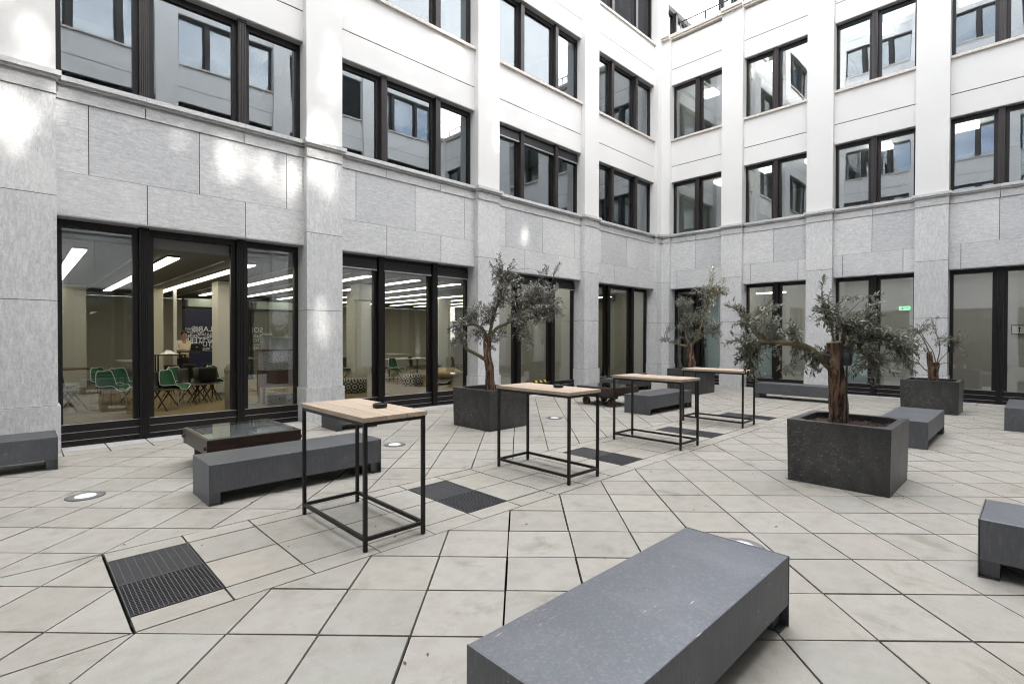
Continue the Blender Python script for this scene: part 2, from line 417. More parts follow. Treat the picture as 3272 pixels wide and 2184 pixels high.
for (XL, XR, y0, y1) in ((XW0, XB, -2.45, 3.64), (XW0, XB, 5.13, 9.64), (XW0, .478, 3.64, 5.13)):
    for i in range(-60, 60):
        for j in range(-60, 60):
            s = 4.87+.7535*i; d = -.13+.7535*j; h = .7535
            c = ((s+h/2+d+h/2)/2, (s+h/2-d-h/2)/2)
            if not (XL-1 < c[0] < XR+1 and y0-1 < c[1] < y1+1): continue
            sq = [((s+a+d+b)/2, (s+a-d-b)/2) for a, b in ((0,0),(h,0),(h,h),(0,h))]
            q = clip(sq, XL, XR, y0, y1)
            if q: slab(q)
def strip(x0, x1, rows, along='x', start=.485, skip=()):
    k0 = math.floor((x0-start)/P0)
    for k in range(k0, int((x1-start)/P0)+2):
        a = max(x0, start+k*P0); b = min(x1, start+(k+1)*P0)
        if b-a < .03: continue
        for r, (y0, y1, mi) in enumerate(rows):
            if (k, r) in skip: continue
            slab([(a,y0),(b,y0),(b,y1),(a,y1)] if along == 'x' else [(y0,a),(y1,a),(y1,b),(y0,b)], mi)
GR = (0,5,10,15,20)
strip(.478, XB, [(3.64,3.86,1),(3.86,4.39,1),(4.39,4.92,1),(4.92,5.13,1)], skip={(k,r) for k in GR for r in (1,2)})
strip(XW0, 18.2, [(9.64,9.99,1),(9.99,10.52,2)])
strip(XW0, XB, [(-3.0,-2.45,1),(-3.5,-3.0,2)])
strip(-2.45, 9.64, [(XB,XB+.36,1),(XB+.36,18.2,2)], 'y', .02)
tag(pav.build('paving', [M['paver'], M['paver_band'], M['paver_edge']]), kind='structure')

# ------------------------------------------------------------------ the wings
Z_ST = 5.25
FLOORS = [(5.576,7.55),(9.15,11.19),(12.76,14.75),(16.37,18.3),(19.98,21.9)]
def fluted(mb, c, z0, z1, w=.135, y=-.10, m=0):
    mb.box(c-w/2, y+.022, z0, c+w/2, .03, z1, m)
    n = 5; pw = w/n
    for i in range(n):
        x = c-w/2+pw*i
        mb.box(x+.004, y, z0+.01, x+pw-.004, y+.0215, z1-.05, m)
    mb.box(c-w/2-.008, y-.012, z1-.045, c+w/2+.008, y+.021, z1-.001, m)
def window(par, W, H, mul, loc, ground=False, openpane=None, cassette=False, blind=False, gmat=None, low=False):
    fr = MB(); J = .075; hd = .11; zb = .338 if ground else .055
    fr.box(0,0,zb,J,.10,H); fr.box(W-J,0,zb,W,.10,H); fr.box(J,0,H-hd,W-J,.10,H)
    if ground:
        for (a, b) in ((0,.083),(.092,.208),(.217,.334)): fr.box(0,-.04,a,W,.10,b)
        fr.box(0,-.02,-.0,W,.09,.336)
        for zz in (.0835,.2085,.3345): fr.box(.004,-.046,zz,W-.004,-.012,zz+.006,1)
        fr.box(0,-.075,-.03,W,-.041,.03,0)
    else:
        fr.box(0,-.01,0,W,.10,.055)
    edges = [J]
    for c in mul:
        for a in (c-.145, c+.07): fr.box(a,.0,zb,a+.075,.09,H-hd)
        edges += [c-.145, c+.145]
    edges.append(W-J)
    o = fr.build('window', [M['frame'], M['line']], par, loc)
    for c in mul:
        f = MB(); fluted(f, 0, 0 if not ground else .005, H); f.build('mullion', M['frame' if ground else 'mull'], o, (c,0,0))
    top = H-hd
    for i in range(len(edges)//2):
        if openpane == i: continue
        a, b = edges[2*i], edges[2*i+1]
        pn = MB(); pn.box(a-.02,.045,zb-.01,b+.02,.053,top+.02)
        pn.build('pane', gmat or (M['glass_g'] if ground else M['glass']), o)
    if cassette:
        for i in range(len(edges)//2):
            b = MB(); a, e = edges[2*i]-.05, edges[2*i+1]+.05
            for k in range(5): b.box(a,-.06+.004*k,top-.17+k*.042,e,-.005,top-.17+k*.042+.036)
            b.box(a,-.066,top-.20,e,-.003,top-.178,1)
            b.build('blind_box', [M['blind'], M['line']], o)
    if blind:
        n = int((H-.1)/.062)
        for i in range(len(edges)//2):
            b = MB(); a, e = edges[2*i]-.06, edges[2*i+1]+.06
            for k in range(n):
                z = .05+k*.062
                b.quad([(a,-.055,z),(e,-.055,z),(e,-.020,z+.05),(a,-.020,z+.05)]); b.quad([(a,-.056,z-.002),(e,-.056,z-.002),(e,-.056,z+.006),(a,-.056,z+.006)])
            for q in (.3,.7): b.box(a+(e-a)*q-.006,-.062,.03,a+(e-a)*q+.006,-.058,H-.05)
            b.build('blind', M['blind'], o)
    return o
def blocks(mb, x0, x1, y0, y1, z0, z1, xs, gap=.012):
    e = [x0]+[x for x in xs if x0+.05 < x < x1-.05]+[x1]
    for a, b in zip(e, e[1:]):
        mb.box(a+(gap/2 if a > x0 else 0), y0, z0, b-(gap/2 if b < x1 else 0), y1, z1)
def wing(label, loc, rot, length, starts, bw, mul, nf, r1, r2, top, opts, ends=(True,True), short=None):
    """local x runs along the facade, local y into the building, z up"""
    W = empty('office_wing', label, 'building', loc, rot)
    piers = []; x = 0.
    for s in starts: piers.append((x, s)); x = s+bw
    piers.append((x, length))
    piers = [(a, b) for a, b in piers if b-a > .02]
    lim = short if short else 1e9
    def part(name, mat, *boxes, gap=None):
        q = MB()
        for bx in boxes: q.box(*bx)
        return q.build(name, M[mat], W)
    for a, b in piers:
        if a < lim:
            b2 = min(b, lim) if short else b
            part('stone_plinth', 'stone_v', (a-(.028 if a > 0 else 0), -.030, 0, b2+(.028 if b2 < length and b2 < lim else 0), .5, .69))
            q = MB()
            for z0, z1 in ((.697,2.228),(2.238,3.768),(3.778,Z_ST)): q.box(a, 0, z0, b2, .5, z1)
            q.box(a+.010, .010, .6, b2-.010, .49, Z_ST+.02, 1); q.build('stone_pilaster', [M['stone_v'], M['groove']], W)
            q = MB(); q.box(a-.003, -.02, 5.256, b2+.003, .5, 5.425); q.box(a+.004, .0, 5.425, b2-.004, .5, 5.465)
            q.box(a-.03, -.055, 5.465, b2+.03, .5, 5.505); q.box(a-.06, -.095, 5.505, b2+.06, .5, 5.578); q.build('cornice', M['stone_c'], W)
        part('plaster_pilaster', 'plaster', (a, 0, 5.578 if a < lim else 0, b, .5, top))
    for s in starts:
        e = s+bw
        if s < lim:
            st = MB()
            blocks(st, s, e, .15, .5, 3.535, 4.18, [s+q for q in r2]); blocks(st, s, e, .151, .5, 4.185, Z_ST, [s+q for q in r1])
            st.box(s, .162, 3.54, e, .49, Z_ST+.03, 1); st.build('stone_spandrel', [M['stone_h'], M['groove']], W)
            part('lintel_soffit', 'soffit', (s+.002, .156, 3.515, e-.002, .44, 3.534))
            co_ = MB(); blocks(co_, s, e, .13, .5, 5.256, 5.425, [s+q for q in mul]); co_.box(s, .155, 5.425, e, .5, 5.465)
            co_.box(s, .095, 5.465, e, .5, 5.505); blocks(co_, s, e, .055, .5, 5.505, 5.578, [s+q for q in mul], .004)
            co_.build('cornice', M['stone_c'], W)
        for i in range(nf):
            h = FLOORS[i][1]; nx = FLOORS[i+1][0] if i+1 < nf else top
            gz = h+.59; pl = MB(); big = nx-h > .9
            if big:
                pl.box(s, .15, h, e, .165, gz-.012); pl.box(s, .15, gz+.012, e, .165, nx-.07)
                pl.box(s, .1652, gz-.014, e, .166, gz+.014, 1)
            else: pl.box(s, .15, h, e, .165, nx-.07)
            pl.box(s, .1662, h+.001, e, .5, nx-.072)
            pl.build('plaster_spandrel', [M['plaster'], M['groove']], W)
            part('lintel_soffit', 'soffit', (s+.002, .166, h-.015, e-.002, .33, h))
            if i+1 < nf: part('window_sill', 'sill', (s-.02, .085, nx-.07, e+.02, .5, nx))
    for k, s in enumerate(starts):
        op = opts.get(k, {})
        if s < lim:
            window(W, bw, 3.515, mul, (s,.44,0), True, op.get('open'), op.get('cg'), gmat=op.get('gm'))
        for i in range(nf):
            window(W, bw, FLOORS[i][1]-.015-FLOORS[i][0], mul, (s,.32,FLOORS[i][0]), False, None, ('c%d' % (i+1)) in op, ('b%d' % (i+1)) in op)
    return W
def rooms(W, length, nf, top, depth, first=True, cuts=(), dark=False, off=0.):
    c = MB(); f = MB(); wl = MB()
    for i in range(nf):
        z0 = FLOORS[i][0]-.62; z1 = FLOORS[i][1]+.22
        f.box(off, .52, z0-.2, length, depth, z0); c.box(off, .52, z1, length, depth, z1+.1)
        wl.box(off, depth, z0, length, depth+.1, z1)
        for x in cuts: wl.box(x-.05, .53, z0, x+.05, depth, z1)
    f.build('floor', M['office'], W); c.build('ceiling', M['officeceil'], W); wl.build('inner_wall', M['office'], W)
    r = MB(); r.box(0, .501, top-.2, length, depth+.1, top-.05); r.box(0, depth+.11, 0 if first else 4.9, length, depth+.2, top)
    r.box(-.002, .501, 5.0, .1, depth+.1, top-.21); r.box(length-.1, .501, 5.0, length+.002, depth+.1, top-.21)
    r.build('roof', M['plaster2'], W)

YP, XP = 10.05, 17.70
# left wing
starts = [6+.446+4.42*k for k in range(-1, 6)]
LW = wing('tall white wing along the left with three-pane windows over a grey stone ground floor', (-6,YP,0), 0, 33.0, starts, 3.681,
          (1.10,2.585), 4, (.38,1.87,3.35), (1.12,2.61), 19.2,
          {1:{'open':1}, 2:{'cg':1}, 3:{'cg':1,'c1':1}, 4:{'b3':1}, 5:{}}, short=6+17.98)
rooms(LW, 33.0, 4, 19.2, 6., cuts=[6+.446+4.42*k-.37 for k in range(0, 7)], first=False)
# right wing
starts_r = [.322+2.6825*k for k in range(5)]
RW = wing('lower white office wing closing the far end with two-pane windows and a roof terrace', (XP,YP,0), -math.pi/2, 13.35, starts_r, 1.971,
          (.985,), 2, (.97,), (.24,1.70), 12.87, {})
rooms(RW, 13.35, 2, 12.87, 5., cuts=[.322+2.6825*k-.35 for k in range(1, 5)], first=True)
cp = MB()
x = 0.
for k, s in enumerate(starts_r+[13.35]):
    cp.box(x, -.10, 12.87, s, .6, 12.94); cp.box(x, -.14, 12.94, s, .6, 13.05)
    if s < 13: cp.box(s, .05, 12.87, s+1.971, .6, 12.94); cp.box(s, .01, 12.94, s+1.971, .6, 13.05)
    x = s+1.971
cp.build('coping', M['sill'], RW)
# wings behind the camera: they close the courtyard and are seen in the panes
OW = wing('white office wing behind the viewer with stone ground floor and an added sun-masking roof screen', (XP,-3.3,0), math.pi, 23.7, [.45+4.42*k for k in range(5)], 3.681,
          (1.10,2.585), 3, (.38,1.87,3.35), (1.12,2.61), 16.4, {1:{'b3':1},3:{'b2':1}})
rooms(OW, 23.7, 3, 16.4, 4., cuts=[.45+4.42*k-.37 for k in range(1,5)])
EW = wing('white office wing closing the near end of the courtyard with three bays', (-6,-3.3,0), math.pi/2, 13.35, [.45+4.42*k for k in range(3)], 3.681,
          (1.10,2.585), 5, (.38,1.87,3.35), (1.12,2.61), 23.0, {})
rooms(EW, 13.35, 5, 23.0, 4., cuts=[4.5,8.9])
for Wg, ln in ((OW,23.7),(EW,13.35)):
    gf = MB(); gf.box(0,.55,-.02,ln,4.,.1); gf.box(0,.55,3.4,ln,4.,3.5); gf.box(0,4.,-.02,ln,4.1,4.9); gf.box(-.15,.51,-.02,-.01,4.1,4.9); gf.box(ln+.01,.51,-.02,ln+.15,4.1,4.9); gf.build('ground_floor_room', M['inwall_d'], Wg)

# added unseen screen, gaps shaped to throw sun patches on the left wing
def back(x, z, y=10.2, ys=-3.75):
    t = (y-ys)/SUN.y; return (x-SUN.x*t, z-SUN.z*t)
holes = []          # openings given by the spot they light on the left wing
def E(x, z, rx, rz, k=.8): cx, cz = back(x, z); holes.append((cx, cz, rx*1.3, rz*1.22, k*.52))
E(-.05,4.62,.30,.40); E(.42,5.15,.10,.26,.6); E(.15,5.7,.12,.5,.5)
E(2.74,4.75,.16,.42,.75); E(3.05,4.95,.30,.24,.5); E(3.75,4.80,.42,.36); E(3.4,4.95,.4,.22,.6); E(2.1,4.9,.12,.3,.3)
E(4.42,4.85,.32,.38,.7); E(4.45,5.7,.24,.35,.5); E(3.9,5.33,.4,.12,.5)
E(10.35,4.62,.17,.22); E(4.40,1.75,.11,.46,.8)
E(6.4,8.4,.9,.30,.5); E(7.8,8.7,.5,.6,.5); E(11.2,8.3,.9,.26,.5); E(2.0,8.4,1.1,.35,.4); E(4.7,7.0,.25,.8,.4); E(9.3,7.2,.25,.8,.4); E(.0,7.2,.3,.9,.4)
sc = MB(); cs = .07
zs0 = 16.3; zs1 = 30.5
nx = int(35/cs); nz_ = int((zs1-zs0)/cs); hr_ = random.Random(9)
def inside(x, z):
    p = 0.
    for h in holes:
        q = ((x-h[0])/h[2])**2+((z-h[1])/h[3])**2
        if q < 1: p = max(p, h[4]*min(1., (1-q)*1.25))
    return p > 0 and hr_.random() < p
for i in range(nx):
    run = None
    for k in range(nz_+1):
        x = -7+i*cs; z = zs0+k*cs
        solid = k < nz_ and not inside(x+cs/2, z+cs/2)
        if solid and run is None: run = z
        if not solid and run is not None:
            sc.quad([(x,-3.75,run),(x+cs,-3.75,run),(x+cs,-3.75,z),(x,-3.75,z)]); run = None
sc.build('sun_mask_screen', M['plaster2'], OW, (17.7,-3.3,0), math.pi)  # added out of view to mask the sun, not part of the building
for o in OW.children:
    if o.name.startswith('sun_mask_screen'):
        o.matrix_parent_inverse = Matrix(); o.location = (17.7,-3.3,0)

# roof terrace railing
rl = MB(); X = XP+.52
rl.tube([(X,9.6,13.66),(X,-3.2,13.66)], .022, 8); rl.tube([(X,9.6,13.10),(X,-3.2,13.10)], .012, 6)
y = 9.55
while y > -3.2: rl.box(X-.007, y-.007, 13.05, X+.007, y+.007, 13.66); y -= .115
for y in (9.6,8.6,7.0,5.4,3.8,2.2,.6,-1.,-3.2): rl.box(X-.015, y-.015, 13.03, X+.015, y+.015, 13.66)
tag(rl.build('railing', M['iron']), 'dark metal railing along the roof terrace edge of the far wing', 'railing')

# ------------------------------------------------------------------ ground-floor rooms behind the left wing (local to it)
fl = MB(); fl.box(5,.56,-.02,24.5,14.2,.10); fl.build('floor', M['carpet'], LW)
ce = MB(); ce.box(5,.56,3.22,16.15,14.2,3.45); ce.box(16.151,2.56,3.22,24.5,14.2,3.45); ce.box(16.0,.56,3.93,24.5,4.3,4.05)
for k in range(7): ce.box(7.62+1.35*k,1.3,3.205,7.66+1.35*k,13.8,3.219,1)
ce.build('ceiling', [M['inceil'], M['line']], LW)
wl = MB()
wl.box(5,13.9,.1,24.5,14.0,3.2); wl.box(4.9,.56,.0,5.0,14.2,3.4)
wl.box(16.15,2.45,.1,19.45,2.55,3.92); wl.box(19.46,.56,.1,19.56,3.99,3.92); wl.box(19.46,4.0,.1,24.4,4.1,3.92); wl.box(24.4,.56,0,24.5,14.2,3.92); wl.box(16.05,.56,3.46,16.15,2.44,3.92)
wl.build('inner_wall', M['inwall'], LW)
for bx in ((8.95,8.9,.1,9.3,9.3,3.2),(15.2,11.5,.1,15.28,13.8,2.9),(13.4,12.0,.1,13.5,13.8,2.8)):
    dk = MB(); dk.box(*bx); dk.build('partition', M['inwall'], LW)
for bx in ((9.92,5.35,.2,10.55,5.95,3.2),(9.50,8.45,.1,9.57,8.60,3.2),(14.3,6.2,.2,14.9,6.8,3.2),(17.8,6.2,.2,18.4,6.8,3.2),(6.9,9.5,.2,7.5,10.1,3.2)):
    cm = MB(); cm.box(*bx); cm.build('column', M['inwall_l'], LW)
sk = MB(); sk.box(9.90,5.33,.1,10.57,5.97,.2); sk.build('skirting', M['inwall_d'], LW)
wb = MB(); wb.box(20.2,3.93,1.05,21.7,3.99,2.55); wb.box(21.85,3.93,1.05,23.4,3.99,2.55); wb.build('wall_panel', M['board'], LW)
wc = MB(); wc.box(19.6,3.9,.1,24.3,3.985,.95); wc.build('wainscot', M['inwall_d'], LW)

# ground-floor rooms of the far wing (local x along, y in)
fl = MB(); fl.box(.1,.56,-.02,13.2,4.6,.10); fl.build('floor', M['carpet'], RW)
ce = MB(); ce.box(.1,.56,3.93,13.2,4.6,4.05); ce.build('ceiling', M['officeceil'], RW)
wl = MB(); wl.box(-.05,3.0,.1,13.2,3.1,3.92); wl.box(-.1,.51,.0,0.0,3.2,3.92)
for x in (2.65,5.33,8.02,10.7): wl.box(x-.05,.56,.1,x+.05,2.995,3.92)
wl.build('inner_wall', M['inwall_l'], RW)
fp = MB(); fp.box(1.35,.75,.2,2.2,.78,3.2); fp.box(3.1,.75,.36,3.9,.78,1.5); fp.box(5.75,.75,.36,6.55,.78,1.6); fp.build('frosted_screen', M['frost'], RW)
dr = MB(); dr.box(.42,.62,.10,1.28,.68,2.9); dr.box(1.22,.60,1.05,1.26,.618,1.35,1); dr.build('door', [M['frame'], M['line']], RW)

# ------------------------------------------------------------------ lamps
ORD = ['first','second','third','fourth','fifth','sixth','seventh','eighth','ninth','tenth','eleventh','twelfth']
for k in range(12):  # farthest right rows are added to brighten the dark back
    x = .79+1.35*k; y0 = 11.3 if k < 7 else 14.3
    t = empty('ceiling_light', '%s fluorescent ceiling strip from the left inside the library' % ORD[k], 'ceiling light', (x, y0, 3.2), 0, 'fluorescent strips on the library ceiling')
    n_ = 4 if k < 7 else 3; h = MB(); h.box(-.105,0,-.012,.105,.1+2.45*n_,.019); h.build('housing', M['matt_black'], t)
    d = MB()
    for j in range(n_): d.box(-.095,.02+2.45*j,-.030,.095,2.42+2.45*j,-.0125)
    d.build('diffuser', M['tube'], t)
for nm, x, y in (('small room beside the library', 11.7, 10.95), ('wall panel room by the corner', 15.9, 10.95)):  # added panels kept out of view, they brighten these rooms
    t = empty('ceiling_light', 'added fill-light panel hidden behind the lintel of the %s' % nm, 'ceiling light', (x, y, 3.93))
    h = MB(); h.box(-1.5,-.2,-.02,1.5,.2,-.001); h.build('housing', M['white'], t); d = MB(); d.box(-1.48,-.18,-.05,1.48,.18,-.021); d.build('diffuser', M['fill_panel'], t)
for nm, x, y in ():
    t = empty('ceiling_light', '%s lit strip on the ceiling of the small room beside the library' % nm, 'ceiling light', (x, y, 3.2))
    h = MB(); h.box(-.16,0,-.012,.16,.8,.019); h.build('housing', M['matt_black'], t)
    d = MB(); d.box(-.15,.02,-.03,.15,.78,-.0125); d.build('diffuser', M['tube'], t)
for k, (x, y) in enumerate(((14.6,11.3),(16.2,11.3))):
    t = empty('ceiling_light', '%s ceiling strip in the room with wall panels by the corner' % ('nearer' if k == 0 else 'farther'), 'ceiling light', (x, y, 3.25))
    h = MB(); h.box(-.10,0,-.012,.10,2.4,.019); h.build('housing', M['matt_black'], t)
    d = MB(); d.box(-.09,.02,-.03,.09,2.38,-.0125); d.build('diffuser', M['tube'], t)
for k in range(1, 4):  # added fill panels above the window heads light the room walls
    t = empty('ceiling_light', 'added hidden fill-light panel in the %s ground-floor room of the far wing counted from the corner' % ORD[k], 'ceiling light', (XP+1.05, YP-starts_r[k]-1.0, 3.93), 0, 'added fill-light panels in the far wing ground floor')
    h = MB(); h.box(-.32,-.62,-.02,.32,.62,-.001); h.build('housing', M['white'], t); d = MB(); d.box(-.30,-.60,-.05,.30,.60,-.021); d.build('diffuser', M['fill_panel'], t)
FL = {1:'first-floor', 2:'second-floor'}
for (b, f, fx, dd) in ((0,1,.62,1.6),(0,2,.30,1.7),(1,1,.18,1.2),(1,1,.88,1.5),(1,2,.12,1.3),(1,2,.93,1.9),(2,1,.44,1.5),(2,2,.42,1.5),(3,1,.10,1.3),(3,2,.14,1.4)):
    s = starts_r[b]+1.971*fx; z = FLOORS[f-1][1]+.22
    t = empty('ceiling_lamp', 'boxy lit ceiling lamp behind the %s %s window of the far wing, %s side' % (FL[f], ORD[b], 'right' if fx > .5 else 'left'), 'ceiling lamp',
              (XP+.32+dd, YP-s, z), 0, 'boxy lamps in the far wing offices')
    h = MB(); h.box(-.30,-.30,-.03,.30,.30,-.001); h.build('mounting', M['white'], t)
    d = MB(); d.box(-.27,-.27,-.15,.27,.27,-.031); d.build('diffuser', M['box_lamp'], t)
t = empty('ceiling_light', 'warm strip lamp inside the second ground-floor window of the far wing', 'ceiling light', (XP+1.3, YP-starts_r[1]-.5, 3.3))
h = MB(); h.box(-.06,-.5,-.02,.06,.5,-.001); h.build('housing', M['white'], t); d = MB(); d.box(-.05,-.48,-.06,.05,.48,-.021); d.build('diffuser', M['tube'], t)

# signs and small fittings
t = empty('exit_sign', 'small green lit emergency exit sign behind the third window of the far wing', 'exit sign', (XP+2.2, YP-starts_r[2]-1.45, 2.62))
b_ = MB(); b_.box(-.02,-.14,-.065,.02,.14,.065); b_.build('case', M['exit'], t)
b_ = MB(); b_.box(-.024,.03,-.04,-.0205,.07,.04); b_.box(-.0235,-.10,-.012,-.0206,.0,.012); b_.box(-.0242,.08,-.04,-.0206,.11,-.01); b_.build('running_figure', M['white'], t)
t = empty('sign', 'small grey wall sign with an upward arrow behind the rightmost window', 'sign', (XP+2.9, YP-starts_r[3]-1.30, 1.95))
b_ = MB(); b_.box(0,-.17,-.14,.03,.17,.14); b_.build('frame', M['matt_black'], t)
b_ = MB(); b_.box(-.006,-.15,-.12,-.001,.15,.12); b_.build('plate', M['white'], t)
b_ = MB(); b_.box(-.010,-.012,-.08,-.007,.012,.02); b_.quad([(-.010,-.04,.02),(-.010,.04,.02),(-.010,0,.075)]); b_.box(-.010,-.13,.09,-.007,.13,.1); b_.build('arrow', M['matt_black'], t)
t = MB(); t.box(-.035,-.03,-.06,.035,0,.06); t.box(-.03,-.036,-.055,.03,-.0305,.0); tag(t.build('power_socket', M['white'], None, (17.53,YP,.46)), 'small white socket box low on the stone corner pier', 'socket')
t = MB(); t.box(.35,-.02,0,.95,-.001,.065); tag(t.build('hazard_tape', M['hazard'], None, (.446+4.42*2+1.30,YP+.36,.345)), 'yellow and black hazard strip at the sill of the third window bay', 'hazard tape')
for k, s in enumerate(((1,.35),(1,.62))):
    t = MB(); t.box(-.012,-.05,-.05,0,.05,.05); t.box(-.015,-.03,-.03,-.0122,.03,.03)
    tag(t.build('power_socket', M['white'], None, (XP+.745,YP-starts_r[1]-.16-s[1],.46)), '%s white wall socket on the frosted screen by the long bench' % ('left-hand' if k == 0 else 'right-hand'), 'socket')

# ------------------------------------------------------------------ furniture of the courtyard
def bench_parts(t, L_, W_):
    H_ = .42; b = MB(); b.box(.009,0,.13,L_-.009,W_,H_); b.build('body', M['steel'], t, bevel=.005)
    for x in (0, L_-.008):
        e = MB(); e.box(x,-.002,0,x+.008,W_+.002,H_+.001); e.build('end_plate', M['steel'], t, bevel=.0015)
    for x0, x1 in ((.0082,.115),(L_-.115,L_-.0082)):
        e = MB(); e.box(x0,.05,.0065,x1,W_-.05,.1295); e.box(x0,.01,0,x1+(.02 if x0 < .5 else 0)-(.0),W_-.01,.006); e.build('leg', M['steel'], t)
def bench(label, x, y, L_=1.93, W_=.65, rot=0):
    t = empty('steel_bench', label, 'bench', (x,y,0), rot, 'steel benches in the courtyard'); bench_parts(t, L_, W_); return t
b0 = bench('dark steel bench nearest the viewer, its broad top cut by the lower edge', 1.36, 1.02)
def bcopy(label, x, y, rot=0): return dup(b0, None, (x,y,0), rot, label)
bcopy('dark steel bench in front of the glass-topped cart by the open window', 1.385, 5.79)
bcopy('dark steel bench cut by the left edge, against the stone pier', -1.545, 8.79)
bench('short steel bench mostly hidden behind the front wooden table', 4.145, 8.79, .80, .65)
bcopy('dark steel bench beside the farther cart, behind the third table', 9.93, 5.90)
bcopy('long dark steel bench standing before the pier of the far wing', 15.72, 3.68, math.pi/2)
bcopy('dark steel bench behind the large front planter', 9.97, 1.16)
bcopy('dark steel bench cut by the right edge, in front of the far wing', 13.10, -.225)
bcopy('dark steel bench cut by the right edge close to the viewer', 5.60, -1.64, math.pi/2)
bcopy('dark steel bench behind the farther cart at the left wall', 13.0, 8.82)

def table(label, x, y):
    t = empty('high_table', label, 'table', (x,y,0), 0, 'high wooden tables in a row')
    W_, L_ = .58, 1.225; q = .030
    tp = MB(); e = [-.012,.19,.385,.592]
    for a, b in zip(e, e[1:]): tp.box(a+.0014,-.012,1.036,b-.0014,L_+.012,1.074)
    tp.build('tabletop', M['deal'], t, bevel=.0015)
    for fname, z0, z1 in (('top_rail',1.006,1.0355),('stretcher',.085,.115)):
        fr = MB()
        fr.box(q,0.001,z0,W_-q,q-.001,z1); fr.box(q,L_-q+.001,z0,W_-q,L_-.001,z1); fr.box(.001,q,z0,q-.001,L_-q,z1); fr.box(W_-q+.001,q,z0,W_-.001,L_-q,z1)
        fr.build(fname, M['iron'], t, bevel=.001)
    for ax in (0, W_-q):
        for ay in (0, L_-q):
            l = MB(); l.box(ax,ay,.004,ax+q,ay+q,1.0356); l.box(ax+.003,ay+.003,0,ax+q-.003,ay+q-.003,.004); l.build('leg', M['iron'], t, bevel=.001)
    return t
t0 = table('front wooden high table in the row, with an ashtray', 1.975, 3.71)
for lb, x, y in (('second wooden high table in the row, beside the tree planter', 4.57, 3.757), ('third wooden high table in the row, without ashtray', 7.18, 3.735), ('farthest wooden high table in the row, below the corner tree', 9.81, 3.855)):
    dup(t0, None, (x,y,0), 0, lb)
for lb, x, y in (('round black ashtray on the front wooden table', 2.365, 4.15), ('round black ashtray on the second wooden table', 4.93, 4.23)):
    a = MB(); a.lathe([(.052,0),(.062,.004),(.066,.016),(.064,.036),(.055,.040),(.050,.034),(.046,.012),(.02,.010)], 32)
    tag(a.build('ashtray', M['matt_black'], None, (x,y,1.0745), smooth=True), lb, 'ashtray', 'ashtrays on the tables')

def planter(label, x, y, W_, D_, hole_x=None):
    t = empty('planter', label, 'planter', (x,y,0), 0, 'square dark tree planters')
    H_ = .735; r = .085; tp = .012
    b = MB(); n = 0
    o4 = [(0,0),(W_,0),(W_,D_),(0,D_)]; i4 = [(tp,tp),(W_-tp,tp),(W_-tp,D_-tp),(tp,D_-tp)]
    c_ = .10
    inner = [(r+c_,r),(W_-r-c_,r),(W_-r,r+c_),(W_-r,D_-r-c_),(W_-r-c_,D_-r),(r+c_,D_-r),(r,D_-r-c_),(r,r+c_)]
    bm = bmesh.new()
    vb = [bm.verts.new((p[0],p[1],0)) for p in i4]; vt = [bm.verts.new((p[0],p[1],H_)) for p in o4]
    vi = [bm.verts.new((p[0],p[1],H_)) for p in inner]; vl = [bm.verts.new((p[0],p[1],.5)) for p in inner]
    for i in range(4): j = (i+1) % 4; bm.faces.new((vb[i],vb[j],vt[j],vt[i]))
    for i in range(4):
        a, b2 = vi[2*i], vi[2*i+1]; j = (i+1) % 4
        bm.faces.new((vt[i],vt[j],b2,a)); bm.faces.new((vt[j],vi[(2*i+2)%8],b2))
    for i in range(8): j = (i+1) % 8; bm.faces.new((vi[i],vi[j],vl[j],vl[i]))
    bmesh.ops.recalc_face_normals(bm, faces=bm.faces)
    me = bpy.data.meshes.new('box'); bm.to_mesh(me); bm.free(); me.materials.append(M['zinc'])
    o = bpy.data.objects.new('box', me); col.objects.link(o); o.parent = t
    md = o.modifiers.new('b','BEVEL'); md.width = .004; md.segments = 2; md.limit_method = 'ANGLE'
    so2 = MB(); G = 26; pr = random.Random(int(x*10))
    P = [[(r*.8+(W_-1.6*r)*i/G, r*.8+(D_-1.6*r)*j/G, .655+.022*mnoise.noise(Vector((i*.5+x,j*.5,0)))+pr.uniform(-.010,.010)+.02*math.exp(-((i/G-.5)**2+(j/G-.5)**2)*12)) for j in range(G+1)] for i in range(G+1)]
    so2.grid(P)
    for _ in range(260):
        px, py = pr.uniform(.12,W_-.12), pr.uniform(.12,D_-.12); a = pr.uniform(0,6.28); l = pr.uniform(.012,.03)
        c, s = math.cos(a)*l, math.sin(a)*l; z = .672+pr.uniform(0,.012)
        so2.quad([(px-c,py-s,z),(px+s*.4,py-c*.4,z+.008),(px+c,py+s,z+.002),(px-s*.4,py+c*.4,z+.006)])
    so2.build('soil', M['soil'], t)
    return t
planter('large dark planter at the right front holding the broad-leaved tree', 6.68, 1.08, 1.07, 1.03)
planter('dark planter behind the second table holding the dense grey-leaved tree', 6.10, 6.86, 1.0, 1.07)
planter('dark planter in the far corner holding the tall small-leaved tree', 14.58, 7.0, 1.03, 1.07)
planter('dark planter at the right by the far wing holding the stumpy sparse tree', 14.85, 1.2, 1.02, 1.05)

